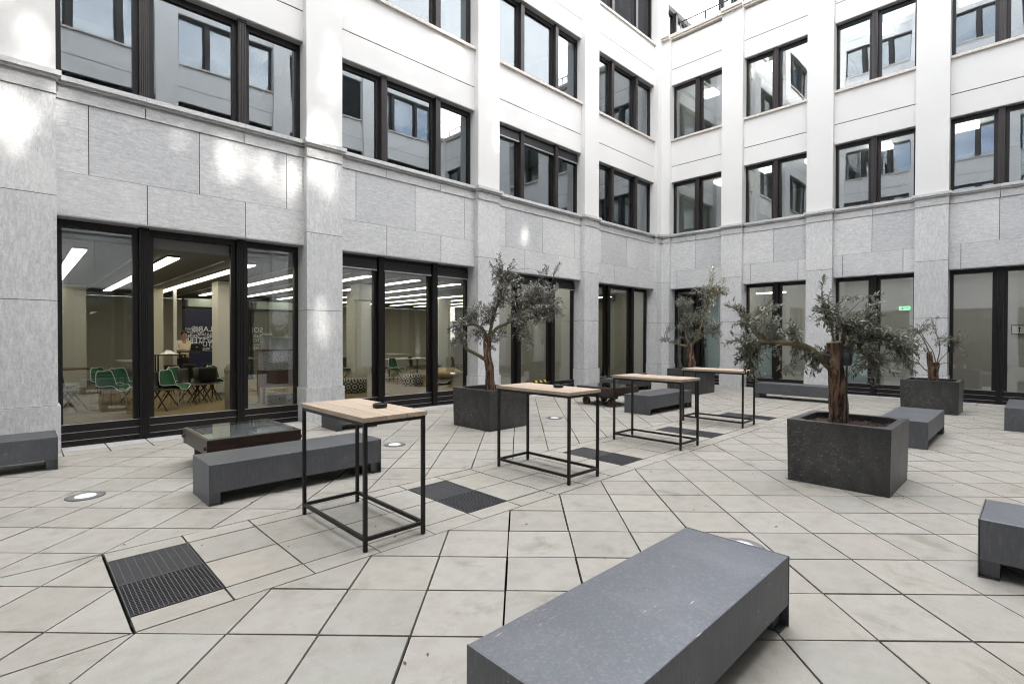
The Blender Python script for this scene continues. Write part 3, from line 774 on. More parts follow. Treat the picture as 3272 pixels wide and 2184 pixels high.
# carts with a glass top
def cart(label, x, y, W_, L_, slabs):
    t = empty('wheeled_cart', label, 'cart', (x,y,0), 0, 'old wooden carts used as low tables')
    zb, zt = .27, .47
    b = MB(); w_ = .10
    b.box(0,0,zb,W_,w_,zt); b.box(0,L_-w_,zb,W_,L_,zt); b.box(0.004,w_+.001,zb+.004,w_,L_-w_-.001,zt-.003); b.box(W_-w_,w_+.001,zb+.004,W_-.004,L_-w_-.001,zt-.003)
    b.box(w_+.001,w_+.001,zb+.03,W_-w_-.001,L_-w_-.001,zb+.06)
    b.box(.12,.05,zb-.07,.22,L_-.05,zb-.001); b.box(W_-.22,.05,zb-.07,W_-.12,L_-.05,zb-.001)
    b.build('frame', M['darkwood'], t, bevel=.006)
    for (bx, by) in ((W_,.05),(W_,L_-.05),(0,.05),(0,L_-.05)):
        sg = 1 if bx > 0 else -1
        bl = MB(); bl.tube([(bx,by,zb+.1),(bx+sg*.025,by,zb+.1)], .022, 10); bl.build('bolt', M['rust'], t)
    s2 = MB()
    for (a,c,d,e) in slabs: s2.box(a,c,zt-.07,d,e,zt-.012)
    s2.build('stone_slab', M['granite'], t)
    g2 = MB(); g2.box(.03,.03,zt+.003,W_-.03,L_-.03,zt+.015); g2.build('glass_top', M['glass_clear'], t, bevel=.002)
    for wx in (.10, W_-.20):
        for wy in (.20, L_-.20):
            wh = MB(); wh.tube([(wx+.015,wy,.10),(wx+.085,wy,.10)], .10, 24); wh.tube([(wx-.01,wy,.10),(wx+.11,wy,.10)], .022, 10)
            o = wh.build('wheel', M['rust'], t, smooth=True)
            fk = MB(); fk.box(wx-.008,wy-.03,.08,wx,wy+.03,.20); fk.box(wx+.10,wy-.03,.08,wx+.108,wy+.03,.20); fk.build('fork', M['iron'], o)
    return t
cart('dark wooden cart with a glass top over mineral chips, by the open window', 1.63, 6.90, 1.12, 1.2, [(.101,.101,1.019,1.099)])
cart('dark wooden cart with a glass top near the corner, beside the third table', 10.33, 7.09, 1.06, 1.16, [(.12,.52,.42,1.0),(.62,.15,.92,.5)])

# ground lights
for lb, x, y in (('round in-ground light at the left, before the cut bench', .527, 7.105), ('round in-ground light beyond the front table', 4.31, 7.11), ('round in-ground light between the second and third tables', 8.16, 7.11),
                 ('round in-ground light half hidden by the nearest bench', 4.27, 1.68), ('round in-ground light behind the farther cart', 11.97, 7.11), ('round in-ground light hidden behind the large front planter', 8.16, 1.70)):
    t = empty('ground_light', lb, 'ground light', (x,y,0), 0, 'round lights set in the paving')
    r_ = MB(); r_.lathe([(.165,.001),(.165,.007),(.155,.010),(.105,.010),(.095,.006)], 40); r_.build('ring', M['ring'], t, smooth=True)
    l_ = MB(); l_.lathe([(.0945,.0062),(.09,.011),(.05,.0135),(.012,.0142)], 40); l_.build('lens', M['lens'], t, smooth=True)
    l_ = MB(); l_.lathe([(.172,.0005),(.172,.003),(.166,.003)], 40); l_.build('gasket', M['matt_black'], t)

# grates
gl = ['leftmost of the floor gratings, in front of the first table', 'dark floor grating between the first and second tables', 'dark floor grating behind the second table', 'dark floor grating behind the third table', 'farthest dark floor grating, beyond the last table']
gg = None
for k, lb in zip(GR, gl):
    x0 = .485+P0*k+.006
    if gg:
        dup(gg, None, (x0,3.866,0), 0, lb); continue
    gg = empty('floor_grating', lb, 'grating', (x0,3.866,0), 0, 'square gratings let into the paved band')
    w_ = P0-.012
    for (y0, y1, ny, nx_, bw_) in ((0,.525,20,20,.0055),(.529,1.05,36,10,.0075)):
        b = MB()
        b.box(0,y0,-.03,w_,y0+.006,.001); b.box(0,y1-.006,-.03,w_,y1,.001); b.box(0,y0+.0061,-.03,.006,y1-.0061,.001); b.box(w_-.006,y0+.0061,-.03,w_,y1-.0061,.001)
        for i in range(1, ny): yy = y0+(y1-y0)*i/ny; b.box(.0061,yy-bw_/2,-.028,w_-.0061,yy+bw_/2,-.0005)
        for i in range(1, nx_): xx = w_*i/nx_; b.box(xx-.0026,y0+.0061,-.028,xx+.0026,y1-.0061,-.0009)
        b.build('grating_panel', M['ring'] if False else simple('galvanised_bar', (.085,.085,.09), .5, .4), gg)

# ------------------------------------------------------------------ trees
ROTC = math.atan2(Rt.y, Rt.x)
def resample(pts, n):
    out = []; m_ = len(pts)-1
    for i in range(n+1):
        t = i/n*m_; k = min(int(t), m_-1); f = t-k
        p0, p1, p2, p3 = [Vector(pts[max(0,min(m_,q))]) for q in (k-1,k,k+1,k+2)]
        out.append(.5*((2*p1)+(p2-p0)*f+(2*p0-5*p1+4*p2-p3)*f*f+(3*p1-p0-3*p2+p3)*f*f*f))
    return out
def tree(label, base, trunk, limbs, clusters, leaf_len, per, lm, seed, twig_r=.003, bend=.5, stub=()):
    """local x = to the right as seen across the court, y = depth, z up from the soil"""
    rr = random.Random(seed)
    T = empty('potted_tree', label, 'tree', base, ROTC)
    tm = MB()
    def tub(pts, r0, r1, n, seg, amp, mi=0, flare=0.):
        q = resample(pts, n)
        rad = [r0+(r1-r0)*i/n+flare*math.exp(-i/n*9) for i in range(n+1)]
        def fn(i, an): return 1+amp*mnoise.noise(Vector((math.cos(an)*2.3+seed, math.sin(an)*2.3, i/n*5.)))+amp*.6*mnoise.noise(Vector((math.cos(an)*7+seed, math.sin(an)*7, i/n*9.)))
        tm.tube(q, rad, seg, mi, True, fn); return q
    allp = []
    for (pts, r0, r1) in trunk: allp += tub(pts, r0, r1, 34, 22, .20, 0, r0*.25)
    for (pts, r) in stub: tm.tube(pts, r, 18, 2)
    nodes = []
    for (pts, r0, r1) in limbs:
        q = tub(pts, r0, r1, 16, 10, .18, 1); nodes += q[3:]
    nodes += allp[-10:]
    tw = MB(); cr = MB()
    def leafq(p, d, up, ln):
        d = d.normalized(); sd = d.cross(up)
        if sd.length < .05: sd = d.cross(Vector((1,0,.2)))
        sd.normalize(); nn = sd.cross(d).normalized(); wd = ln*rr.uniform(.26,.36)/2
        dr = -rr.uniform(.0,bend)*ln; n = len(cr.v); cup = wd*.35
        a = p; b1 = p+d*ln*.35+nn*dr*.08; b2 = p+d*ln*.72+nn*dr*.45; e = p+d*ln+nn*dr
        cr.v += [tuple(a), tuple(b1-sd*wd+nn*cup), tuple(b1), tuple(b1+sd*wd+nn*cup), tuple(b2-sd*wd*.75+nn*cup*.7), tuple(b2), tuple(b2+sd*wd*.75+nn*cup*.7), tuple(e)]
        for q in ((0,2,1),(0,3,2),(1,2,5,4),(2,3,6,5),(4,5,7),(5,6,7)): cr.f.append(tuple(n+i for i in q)); cr.m.append(0)
    for (cx, cz, rx, rz, ry, num, cy) in clusters:
        c = Vector((cx, cy, cz))
        near = sorted(nodes, key=lambda q: (q-c).length)[:6]
        for _ in range(num):
            while True:
                u = Vector((rr.uniform(-1,1), rr.uniform(-1,1), rr.uniform(-1,1)))
                if u.length < 1: break
            tip = c+Vector((u.x*rx, u.y*ry, u.z*rz))
            st = rr.choice(near); dv = tip-st
            if dv.length < .04: continue
            mid = st+dv*.5+Vector((rr.uniform(-.12,.12), rr.uniform(-.12,.12), rr.uniform(.0,.16)))*dv.length
            q = resample([st, mid, tip], 7)
            tw.tube(q, [twig_r*(1.9-1.5*i/7) for i in range(8)], 4, 0, False)
            L_ = dv.length
            f0 = max(.25, 1-.26/max(L_,.05))
            for k in range(per):
                f = f0+(1-f0)*(k+rr.random())/per; t = f*7; i = min(int(t),6); p = q[i].lerp(q[i+1], t-i)
                ax = (q[i+1]-q[i]).normalized()
                v = Vector((rr.gauss(0,1), rr.gauss(0,1), rr.gauss(0,1))); v = (v-ax*v.dot(ax)).normalized()
                d = (ax*rr.uniform(.35,1.)+v*rr.uniform(.6,1.)+Vector((0,0,.15)))
                up = Vector((rr.gauss(0,.5), rr.gauss(0,.5), 1))
                leafq(p, d, up, leaf_len*rr.uniform(.6,1.2))
    o = tm.build('trunk', [M['bark'], M['limb'], M['cutwood']], T, smooth=True)
    tw.build('twigs', M['limb'], o)
    cr.build('crown', lm, T)
    return T
def cl(lst, ry=.25):
    return [(a[0],a[1],a[2],a[3],a[5] if len(a) > 5 else min(ry, max(a[2],.12)), a[4], a[6] if len(a) > 6 else 0.) for a in lst]
V = lambda r, z, d=0.: (r, d, z)
# broad-leaved tree at the right front
tree('broad-leaved tree with sawn-off trunk and one long sideways limb, in the right front planter', (7.33,1.72,.64),
     [([V(0,-.06),V(0,.15),V(-.015,.45),V(-.045,.75),V(-.062,1.01)], .104, .080)],
     [([V(-.08,.68,.02),V(-.19,.78,0),V(-.36,.92,-.03),V(-.57,1.0,-.05),V(-.8,1.01,-.05),V(-1.05,1.03,-.08)], .045, .034),
      ([V(0.0,.78,.05),V(.05,.92,.06),V(.085,1.1,.05),V(.07,1.3,.04)], .034, .02),
      ([V(.05,.92,.05),V(.2,1.0,.08),V(.42,1.05,.1),V(.65,1.0,.1),V(.82,.93,.1)], .018, .008),
      ([V(-1.0,1.03,-.08),V(-1.12,1.15,-.1),V(-1.2,1.3,-.1)], .016, .007), ([V(-1.0,1.02,-.08),V(-1.12,.92,-.1),V(-1.15,.78,-.1)], .014, .006),
      ([V(-.06,.98,0),V(-.1,1.2,0),V(-.13,1.4,.02)], .016, .007), ([V(.1,.95,.06),V(.28,.88,0),V(.42,.72,-.05)], .01, .005)],
     cl([(-1.25,1.30,.16,.18,9),(-1.34,1.52,.10,.10,5),(-1.2,1.02,.22,.14,20),(-1.13,.80,.16,.16,16),(-1.10,.62,.10,.10,7),(-.84,1.20,.30,.16,26),(-.96,.90,.20,.13,14),(-.62,1.12,.16,.14,12),
         (-.44,.90,.14,.10,10),(-.64,.63,.12,.06,3),(-.88,1.48,.22,.10,6),(-.36,.65,.08,.06,3),(-.2,.88,.16,.10,12),(-.25,.74,.14,.07,8),
         (-.12,1.33,.24,.18,26),(-.19,1.56,.12,.10,5),(-.2,1.80,.06,.08,2),(.08,1.18,.26,.18,26),(.35,1.24,.26,.18,28),(.46,1.50,.10,.14,6),(.27,1.62,.06,.12,2),(.27,.98,.22,.16,22),
         (.54,1.06,.24,.18,28),(.74,1.02,.22,.16,24),(.90,.94,.18,.13,16),(.52,.84,.25,.10,14),(.48,.67,.22,.09,8),(.19,.62,.12,.06,5),(.45,.48,.05,.05,2),(.80,.76,.18,.08,8),(.90,.60,.10,.06,3)]),
       .070, 17, M['leaf_near'], 11, .0032, .45, stub=[([V(-.062,1.0),V(-.066,1.022)], .076)])
# dense grey tree behind the second table
tree('dense grey-leaved tree with an elbowed limb, in the planter behind the second table', (6.58,7.38,.64),
     [([V(0,-.05),V(0,.2),V(-.015,.5),V(-.06,.78),V(-.045,1.08)], .088, .070)],
     [([V(-.08,.62),V(-.2,.70),V(-.33,.77),V(-.47,.85),V(-.50,.98),V(-.515,1.11)], .036, .028), ([V(-.04,1.02),V(-.13,1.2),V(-.31,1.31),V(-.515,1.3),V(-.64,1.41)], .034, .018),
      ([V(-.04,1.0),V(.12,1.23),V(.34,1.34),V(.6,1.58),V(.95,1.75)], .04, .014), ([V(-.03,1.05),V(.08,1.5),V(.2,1.9),V(.25,2.3)], .034, .010), ([V(.34,1.34),V(.7,1.4),V(1.05,1.5)], .02, .008)],
     cl([(-.72,1.20,.15,.14,26),(-.74,.97,.08,.10,7),(-.52,1.05,.16,.14,14),(-.23,1.08,.22,.18,26),(-.30,1.64,.18,.14,16),(-.42,1.42,.18,.10,14),(-.09,1.52,.28,.24,48),(.26,1.83,.34,.26,70),(.22,2.18,.26,.18,40),
         (.14,2.50,.10,.20,10),(-.0,2.42,.06,.12,5),(.48,2.42,.08,.18,8),(.50,2.15,.2,.12,16),(.69,1.92,.36,.22,64),(1.08,2.02,.26,.16,30),(1.08,2.36,.09,.15,7),(1.32,2.46,.06,.10,3),(1.24,1.72,.24,.18,34),(1.38,1.55,.12,.12,12),
         (.54,1.40,.30,.20,48),(.60,1.06,.20,.14,18),(.72,.86,.14,.08,8),(.09,1.05,.15,.12,12),(.30,1.08,.14,.10,8),(1.0,1.48,.26,.20,38),(.05,.83,.08,.06,4),(.85,1.68,.3,.2,36)], .36),
       .068, 14, M['leaf_grey'], 23, .0022, .4)
# tall small-leaved tree in the corner
tree('tall small-leaved tree with a thick short trunk, in the far corner planter', (15.1,7.5,.64),
     [([V(0,-.05),V(-.01,.2),V(-.03,.42),V(-.07,.70),V(-.06,.9)], .115, .10)],
     [([V(-.08,.75),V(-.25,.80),V(-.42,.82)], .045, .035), ([V(-.05,.8),V(.1,1.0),V(.25,1.4),V(.4,1.9),V(.6,2.6)], .05, .012), ([V(-.08,.8),V(-.2,1.1),V(-.25,1.6),V(-.35,2.1)], .045, .012), ([V(-.04,.8),V(.25,1.05),V(.5,1.2),V(.8,1.35)], .025, .01),
      ([V(-.42,.82),V(-.65,.9),V(-.9,.98)], .014, .006)],
     cl([(-.89,.98,.22,.12,12),(-.72,1.38,.12,.12,6),(-.50,.95,.2,.14,12),(-.37,2.14,.22,.18,30),(-.10,2.15,.2,.14,14),(-.09,1.64,.36,.26,48),(-.29,1.40,.26,.18,30),(.26,1.76,.36,.26,44),(.49,2.22,.30,.24,40),(.26,2.56,.20,.14,18),
         (.72,2.58,.34,.20,46),(.60,3.02,.12,.22,10),(.60,3.32,.06,.12,3),(1.06,2.50,.16,.16,16),(.57,1.48,.36,.22,36),(.14,1.16,.32,.16,28),(-.15,1.08,.25,.14,18),(.75,1.15,.3,.14,12),(1.0,2.85,.1,.08,5)], .4),
       .066, 15, M['leaf_dark'], 37, .0026, .35)
# sparse stumpy tree
tree('sparse stumpy tree with a forked sawn trunk and wiry shoots, in the right rear planter', (15.35,1.70,.64),
     [([V(0,-.05),V(-.005,.15),V(-.01,.30),V(.02,.38)], .10, .085), ([V(-.03,.28),V(-.07,.45),V(-.09,.6),V(-.10,.74)], .065, .048), ([V(.03,.28),V(.06,.40),V(.07,.49)], .066, .060)],
     [([V(-.09,.7),V(-.2,.95),V(-.33,1.15),V(-.45,1.25)], .014, .006), ([V(.06,.46),V(-.02,.75),V(-.18,1.0),V(-.3,1.2)], .012, .005), ([V(.07,.46),V(.14,.75),V(.12,1.0),V(0.,1.3),V(-.02,1.5)], .013, .005),
      ([V(.08,.46),V(.22,.62),V(.4,.8),V(.55,.95)], .011, .005), ([V(-.06,.3),V(-.2,.33),V(-.28,.42),V(-.4,.5)], .014, .006), ([V(.08,.42),V(.25,.48),V(.5,.5)], .008, .004), ([V(-.02,.1,-.2),V(-.3,.25,-.25),V(-.55,.5,-.25)], .007,.004)],
     cl([(-.27,1.34,.26,.16,16),(-.45,1.17,.26,.18,18),(-.66,1.24,.30,.16,14),(-.02,1.48,.10,.14,6),(-.08,1.25,.20,.14,12),(.13,1.0,.26,.18,14),(.36,1.02,.22,.14,14),(.50,.92,.20,.16,14),(.60,1.04,.16,.12,8),(.70,1.16,.12,.10,6),
         (.48,.74,.16,.10,6),(-.45,.55,.16,.10,4),(-.55,.42,.12,.08,3),(.8,.62,.12,.05,2),(-.3,.85,.2,.12,6)], .3),
       .055, 11, M['leaf_dark'], 41, .0028, .35)
# spike lamps in three planters
def spike(label, x, y, h, s=1.):
    t = empty('spike_lamp', label, 'garden lamp', (x,y,.62), 0, 'black spike lamps in the planters')
    p = MB(); p.tube([(0,0,-.05),(0,0,h-.2)], .0095, 10); p.build('spike', M['matt_black'], t)
    hd_ = MB(); hd_.lathe([(.02,-.235),(.045,-.228),(.056,-.20),(.057,-.075),(.053,-.07),(.057,-.062),(.057,-.048),(.052,-.043),(.058,-.035),(.061,0.)], 28, 0, (0,0,h)); hd_.build('lamp_head', M['matt_black'], t, smooth=True)
spike('black spike lamp in front of the sawn trunk in the right front planter', 7.16, 1.60, .99)
spike('black spike lamp beside the trunk in the far corner planter', 15.22, 7.16, 1.02)
spike('black spike lamp at the right side of the stumpy tree in the rear planter', 15.62, 1.42, .98)
# fallen leaves
fv = MB(); fr_ = random.Random(5)
for (cx, cy, sp, n) in ((14.2,6.3,.9,150),(13.6,2.2,1.0,90),(12.9,.6,.9,60),(12.0,4.,3.,60),(9.,2.,3.,40),(4.5,2.2,2.5,26),(10.5,7.,1.,50),(2.2,5.2,1.5,14)):
    for _ in range(n):
        x, y = fr_.gauss(cx,sp), fr_.gauss(cy,sp*.7); 
        if not (-4 < x < 17.2 and -2 < y < 9.5): continue
        a = fr_.uniform(0,6.3); l = fr_.uniform(.008,.024); c, s = math.cos(a)*l, math.sin(a)*l; z = .0035
        fv.quad([(x-c,y-s,z),(x+s*.4,y-c*.4,z+.005),(x+c,y+s,z+.001),(x-s*.4,y+c*.4,z+.004)])
tag(fv.build('fallen_leaves', simple('dry_leaf', (.10,.07,.04), .9, 0, .2, .6, 3)), kind='stuff')

# ------------------------------------------------------------------ inside the library
def shell(w, d, h, back_h, curl=.09):
    """seat shell: rows along the profile from the front lip to the top of the back"""
    prof = [(-.03,-.035),(.04,-.004),(.12,-.012),(.22,-.022),(.32,-.022),(.39,0.),(.43,.06),(.455,.15),(.475,.25),(.49,.34),(.50,back_h)]
    wid = [.80,.92,.98,1.,1.,1.02,1.04,1.0,.92,.80,.55]
    P = []
    for (y, z), k in zip(prof, wid):
        row = []
        for j in range(13):
            u = -1+2*j/12; row.append((u*w/2*k, y-(.0 if z < .05 else abs(u)**2.5*.06*1.0), z+abs(u)**3*curl*(1 if z < .05 else .25)))
        P.append(row)
    return P
def make_green():
    t = empty('shell_chair', '', 'chair', (0,0,0), 0, 'green shell chairs in the library')
    P = shell(.46,.5,.45,.385); z0 = .45
    P = [[(x,y,z+z0) for x,y,z in r] for r in P]
    s = MB(); s.grid(P); s.build('seat', M['green'], t, smooth=True, solid=.014)
    e = [P[i][0] for i in range(len(P))]+P[-1][1:-1]+[P[i][-1] for i in reversed(range(len(P)))]+P[0][-2:0:-1]
    r_ = MB(); r_.tube(e+[e[0]], .0085, 6, 0, False); r_.build('rim', M['white'], t, smooth=True)
    for sx in (-1,1):
        for sy, yy in ((-1,.06),(1,.36)):
            l = MB(); l.tube([(sx*.10,yy,z0-.02),(sx*.20,yy+sy*.10,0.)], .008, 6); l.build('leg', M['chrome'], t)
    return t
def make_black():
    t = empty('side_chair', '', 'chair', (0,0,0), 0, 'black side chairs in the library')
    s = MB(); P = []
    for (y, z, k) in ((-.02,.445,.94),(.05,.455,1.),(.2,.448,1.),(.34,.447,1.),(.40,.47,.97),(.43,.54,.95),(.45,.66,.95),(.475,.80,.93),(.48,.84,.86)):
        P.append([((-1+2*j/8)*.22*k, y-abs(-1+2*j/8)**2*(.03 if z > .5 else 0), z) for j in range(9)])
    s.grid(P); s.build('seat', M['blackshell'], t, smooth=True, solid=.014)
    for sx in (-1,1):
        for yy, y2 in ((.26,-.04),(.14,.46)):
            l = MB(); l.tube([(sx*.16,yy,.44),(sx*.20,y2,0.)], [.017,.013], 8); l.build('leg', M['blackshell'], t)
    return t
GC = make_green(); BC = make_black()
FZ = .10
def at(px, py, z):  # only used for reading: metres in the room
    return (px, py, z)
greens = [(1.66,14.0,38,'front green shell chair inside the left pane of the first window'),(1.95,14.9,30,'green shell chair behind the front one in the left pane of the first window'),(1.72,15.6,45,'farthest green shell chair seen through the left pane of the first window'),
          (2.72,13.45,42,'green shell chair with chrome legs just inside the open window'),(3.05,14.55,36,'green shell chair second from the opening, before the column'),(3.95,14.75,40,'green shell chair at the foot of the cream column'),
          (5.55,14.6,25,'green shell chair at the right of the walnut cabinet'),
          (8.35,16.6,50,'green shell chair in the left pane of the second window behind the ottoman'),(9.75,15.6,20,'front green shell chair in the middle pane of the second window'),(9.85,16.6,30,'rear green shell chair in the middle pane of the second window'),
          (11.75,16.0,50,'front green shell chair in the right pane of the second window'),(12.5,16.6,50,'rear green shell chair in the right pane of the second window')]
for i, (x, y, a, lb) in enumerate(greens):
    if i == 0: GC.location = (x,y,FZ); GC.rotation_euler = (0,0,R(a)); GC['label'] = lb
    else: dup(GC, None, (x,y,FZ), R(a), lb)
blacks = [(3.18,13.95,44,'black chair at the front of the group behind the open window'),(3.55,14.2,44,'black chair at the front right of the group by the column'),(3.45,14.9,180,'black chair in the middle of the group behind the open window'),
          (3.30,16.6,140,'black chair at the rear left of the group before the standing man'),(3.80,16.7,130,'black chair at the rear of the group beneath the laptop table'),(4.30,16.9,140,'black chair at the rear right of the group beneath the laptop table'),
          (1.0,14.3,60,'black chair at the far left of the first window'),(.95,15.4,70,'second black chair at the far left of the first window'),(2.3,15.4,50,'black chair behind the green chairs in the left pane of the first window'),(2.45,13.2,44,'black chair whose seat is cut by the frame of the open window'),
          (9.0,17.5,40,'black chair left of the pale table in the second window'),(10.3,16.4,40,'black chair at the pale table in the middle pane of the second window'),(11.3,16.7,40,'black chair right of the pale table in the second window'),(12.6,15.7,60,'black chair by the tan beanbag in the second window')]
for i, (x, y, a, lb) in enumerate(blacks):
    if i == 0: BC.location = (x,y,FZ); BC.rotation_euler = (0,0,R(a)); BC['label'] = lb
    else: dup(BC, None, (x,y,FZ), R(a), lb)
def slab_table(name, label, x, y, w, d, h, top, rot=0, legm='iron'):
    t = empty(name, label, 'table', (x,y,FZ), rot)
    p = MB(); p.box(-w/2,-d/2,h-.03,w/2,d/2,h); p.build('tabletop', top, t, bevel=.003)
    for sx in (-1,1):
        for sy in (-1,1):
            l = MB(); l.box(sx*(w/2-.04)-.018,sy*(d/2-.04)-.018,0,sx*(w/2-.04)+.018,sy*(d/2-.04)+.018,h-.0305); l.build('leg', M[legm], t)
    return t
slab_table('standing_table', 'dark standing table carrying the laptop in front of the man', 4.22, 18.6, 1.3, .62, 1.14, M['blackshell'])
slab_table('work_table', 'low dark table with a crumpled white cloth left of the man', 3.30, 18.0, .75, .5, 1.07, M['blackshell'])
slab_table('work_table', 'pale topped table among the chairs behind the middle pane of the second window', 10.9, 17.3, 1.8, .8, .76, M['board'])
slab_table('work_table', 'red-brown table at the far left of the first window', 1.0, 18.2, 1.4, .8, .74, M['walnut'])
cl_ = MB(); P = []
for i in range(13):
    P.append([((i-6)*.038, (j-6)*.028, .0+.11*math.exp(-((i-6)**2+(j-6)**2)/16)*(1+.6*mnoise.noise(Vector((i*.7,j*.7,1))))) for j in range(13)])
cl_.grid(P); tag(cl_.build('cloth', M['white'], None, (3.25,18.0,FZ+1.073), smooth=True, solid=.006), 'crumpled white cloth lying on the low dark table', 'cloth')
t = empty('laptop', 'open dark laptop seen from behind on the standing table', 'laptop', (4.10,18.55,FZ+1.141), R(8))
b_ = MB(); b_.box(-.17,0,0,.17,.24,.016); b_.build('base', M['laptop'], t, bevel=.003)
b_ = MB(); b_.quad([(-.17,-.003,.016),(.17,-.003,.016),(.17,-.065,.235),(-.17,-.065,.235)]); sc_ = b_.build('screen', M['laptop'], t, solid=.008)
b_ = MB(); b_.prism([(.022*math.cos(k*math.pi/8), .022*math.sin(k*math.pi/8)) for k in range(16)], 0, .002); o = b_.build('emblem', M['white'], t, (0,-.0415,.128)); o.rotation_euler = (R(90-16),0,0)
# person
def skin(name, pts, edges, radii, mat, parent, sub=2, root=0):
    me = bpy.data.meshes.new(name); me.from_pydata(pts, edges, []); me.materials.append(mat)
    o = bpy.data.objects.new(name, me); col.objects.link(o); o.parent = parent
    md = o.modifiers.new('skin','SKIN'); md.use_smooth_shade = True
    for i, v in enumerate(me.skin_vertices[0].data):
        v.radius = radii[i] if isinstance(radii[i], tuple) else (radii[i], radii[i]); v.use_root = (i == root)
    s = o.modifiers.new('sub','SUBSURF'); s.levels = sub; s.render_levels = sub
    return o
PN = empty('person', 'standing man in a cream hooded top looking down at the laptop', 'person', (3.90,19.32,FZ), R(10))
pts = [(0,0,.95),(0,.01,1.15),(0,0,1.36),(0,-.035,1.46),(0,-.075,1.55),(0,-.11,1.66),(0,-.10,1.73)]
ed = [(0,1),(1,2),(2,3),(3,4),(4,5),(5,6)]; rad = [(.15,.11),(.15,.11),(.17,.11),(.06,.06),(.072,.085),(.078,.098),(.05,.06)]
for sx in (-1,1):
    n = len(pts); pts += [(sx*.19,0,1.38),(sx*.25,-.08,1.17),(sx*.16,-.34,1.18),(sx*.12,-.43,1.175)]; ed += [(2,n),(n,n+1),(n+1,n+2),(n+2,n+3)]; rad += [.06,.045,.032,(.036,.018)]
    for q, (fx, fl_) in enumerate(((-.03,.075),(-.011,.088),(.01,.082),(.03,.066))):
        k = len(pts); pts += [(sx*.12+fx,-.47,1.178),(sx*.12+fx*1.2,-.43-fl_,1.160)]; ed += [(n+3,k),(k,k+1)]; rad += [.010,.008]
    k = len(pts); pts += [(sx*.12-sx*.045,-.43,1.17),(sx*.12-sx*.06,-.465,1.158)]; ed += [(n+3,k),(k,k+1)]; rad += [.012,.009]
    n = len(pts); pts += [(sx*.09,0,.86),(sx*.10,-.01,.48),(sx*.10,.03,.08),(sx*.11,-.12,.035)]; ed += [(0,n),(n,n+1),(n+1,n+2),(n+2,n+3)]; rad += [.085,.06,.042,(.04,.03)]
body = skin('body', pts, ed, rad, M['skin'], PN)
hp = [(0,0,.90),(0,.01,1.12),(0,0,1.36),(0,.035,1.465)]; he = [(0,1),(1,2),(2,3)]; hr = [(.19,.145),(.185,.145),(.20,.145),(.10,.10)]
for sx in (-1,1):
    n = len(hp); hp += [(sx*.195,0,1.385),(sx*.255,-.075,1.16),(sx*.19,-.26,1.18)]; he += [(2,n),(n,n+1),(n+1,n+2)]; hr += [.085,.068,.052]
skin('hooded_top', hp, he, hr, M['hoodie'], PN)
tp_ = [(0,0,.96),(0,0,.88)]; te = [(0,1)]; tr_ = [(.165,.13),(.165,.13)]
for sx in (-1,1):
    n = len(tp_); tp_ += [(sx*.095,0,.80),(sx*.105,-.01,.46),(sx*.105,.03,.09)]; te += [(1,n),(n,n+1),(n+1,n+2)]; tr_ += [.105,.08,.065]
skin('trousers', tp_, te, tr_, M['trouser'], PN)
hm = MB(); P = []
for i in range(9):
    th = i/8*R(105); row = []
    for j in range(17):
        ph = j/16*2*math.pi; rr_ = .098 if math.sin(ph) > -.3 else .092; cut = 1. if math.sin(ph) > -.35 else .62
        a = th*cut; row.append((math.sin(a)*math.cos(ph)*.092, math.sin(a)*math.sin(ph)*.112, math.cos(a)*.115))
    P.append(row)
hm.grid(P); hm.build('hair', M['hair'], PN, (0,-.095,1.68), smooth=True, solid=.012)
fm = MB(); fm.prism([(-.012,-.198),(.012,-.198),(0,-.225)], 1.615, 1.65); fm.build('nose', M['skin'], body)
fm = MB(); fm.box(-.045,-.198,1.655,-.018,-.185,1.664); fm.box(.018,-.198,1.655,.045,-.185,1.664); fm.build('eyes', M['hair'], body)
fm = MB(); fm.box(-.025,-.185,1.578,.025,-.172,1.586); fm.build('mouth', M['rust'], body)
# cabinet with a crate on top, roll, ottomans, beanbag, cushion
t = empty('cabinet', 'walnut cabinet with perforated metal sides behind the right pane of the first window', 'cabinet', (4.18,12.75,FZ), R(-4))
b_ = MB(); b_.box(0,0,.40,.92,.5,.80); b_.box(-.01,-.01,1.26,.93,.51,1.30); b_.build('carcass', M['walnut'], t, bevel=.004)
b_ = MB(); b_.box(.02,.0,.805,.90,.48,1.255); b_.box(.1,.02,.0,.9,.48,.2); b_.build('mesh_panel', M['mesh'], t)
for x_, y_ in ((.03,.03),(.89,.03),(.03,.47),(.89,.47)):
    l = MB(); l.box(x_-.025,y_-.025,0,x_+.025,y_+.025,.399); l.build('leg', M['walnut'], t)
cr_ = MB(); cr_.prism([(.03,.03),(.62,.03),(.62,.38),(.03,.38)], 0, .012)
for (a,b2,c,d) in ((.0,.0,.65,.03),(.0,.38,.65,.41),(.0,.031,.03,.379),(.62,.031,.65,.379)): cr_.box(a,b2,.0,c,d,.27)
cr_.box(-.02,-.02,.2705,.67,.005,.30); cr_.box(-.02,.405,.2705,.67,.43,.30); cr_.box(-.02,.006,.2705,.01,.404,.30); cr_.box(.64,.006,.2705,.67,.404,.30)
tag(cr_.build('plastic_crate', M['crate'], None, (4.25,12.80,FZ+1.302), R(-4)), 'pale grey plastic crate standing on the walnut cabinet', 'crate')
rl_ = MB(); rl_.lathe([(.085,0),(.10,.02),(.105,.5),(.10,.88),(.06,.98),(.03,1.0)], 20); rl_.lathe([(.108,.80),(.112,.81),(.112,.88),(.108,.89)], 20)
tag(rl_.build('canvas_roll', M['beige_roll'], None, (3.42,12.55,FZ), smooth=True), 'upright beige canvas roll beside the open window', 'roll')
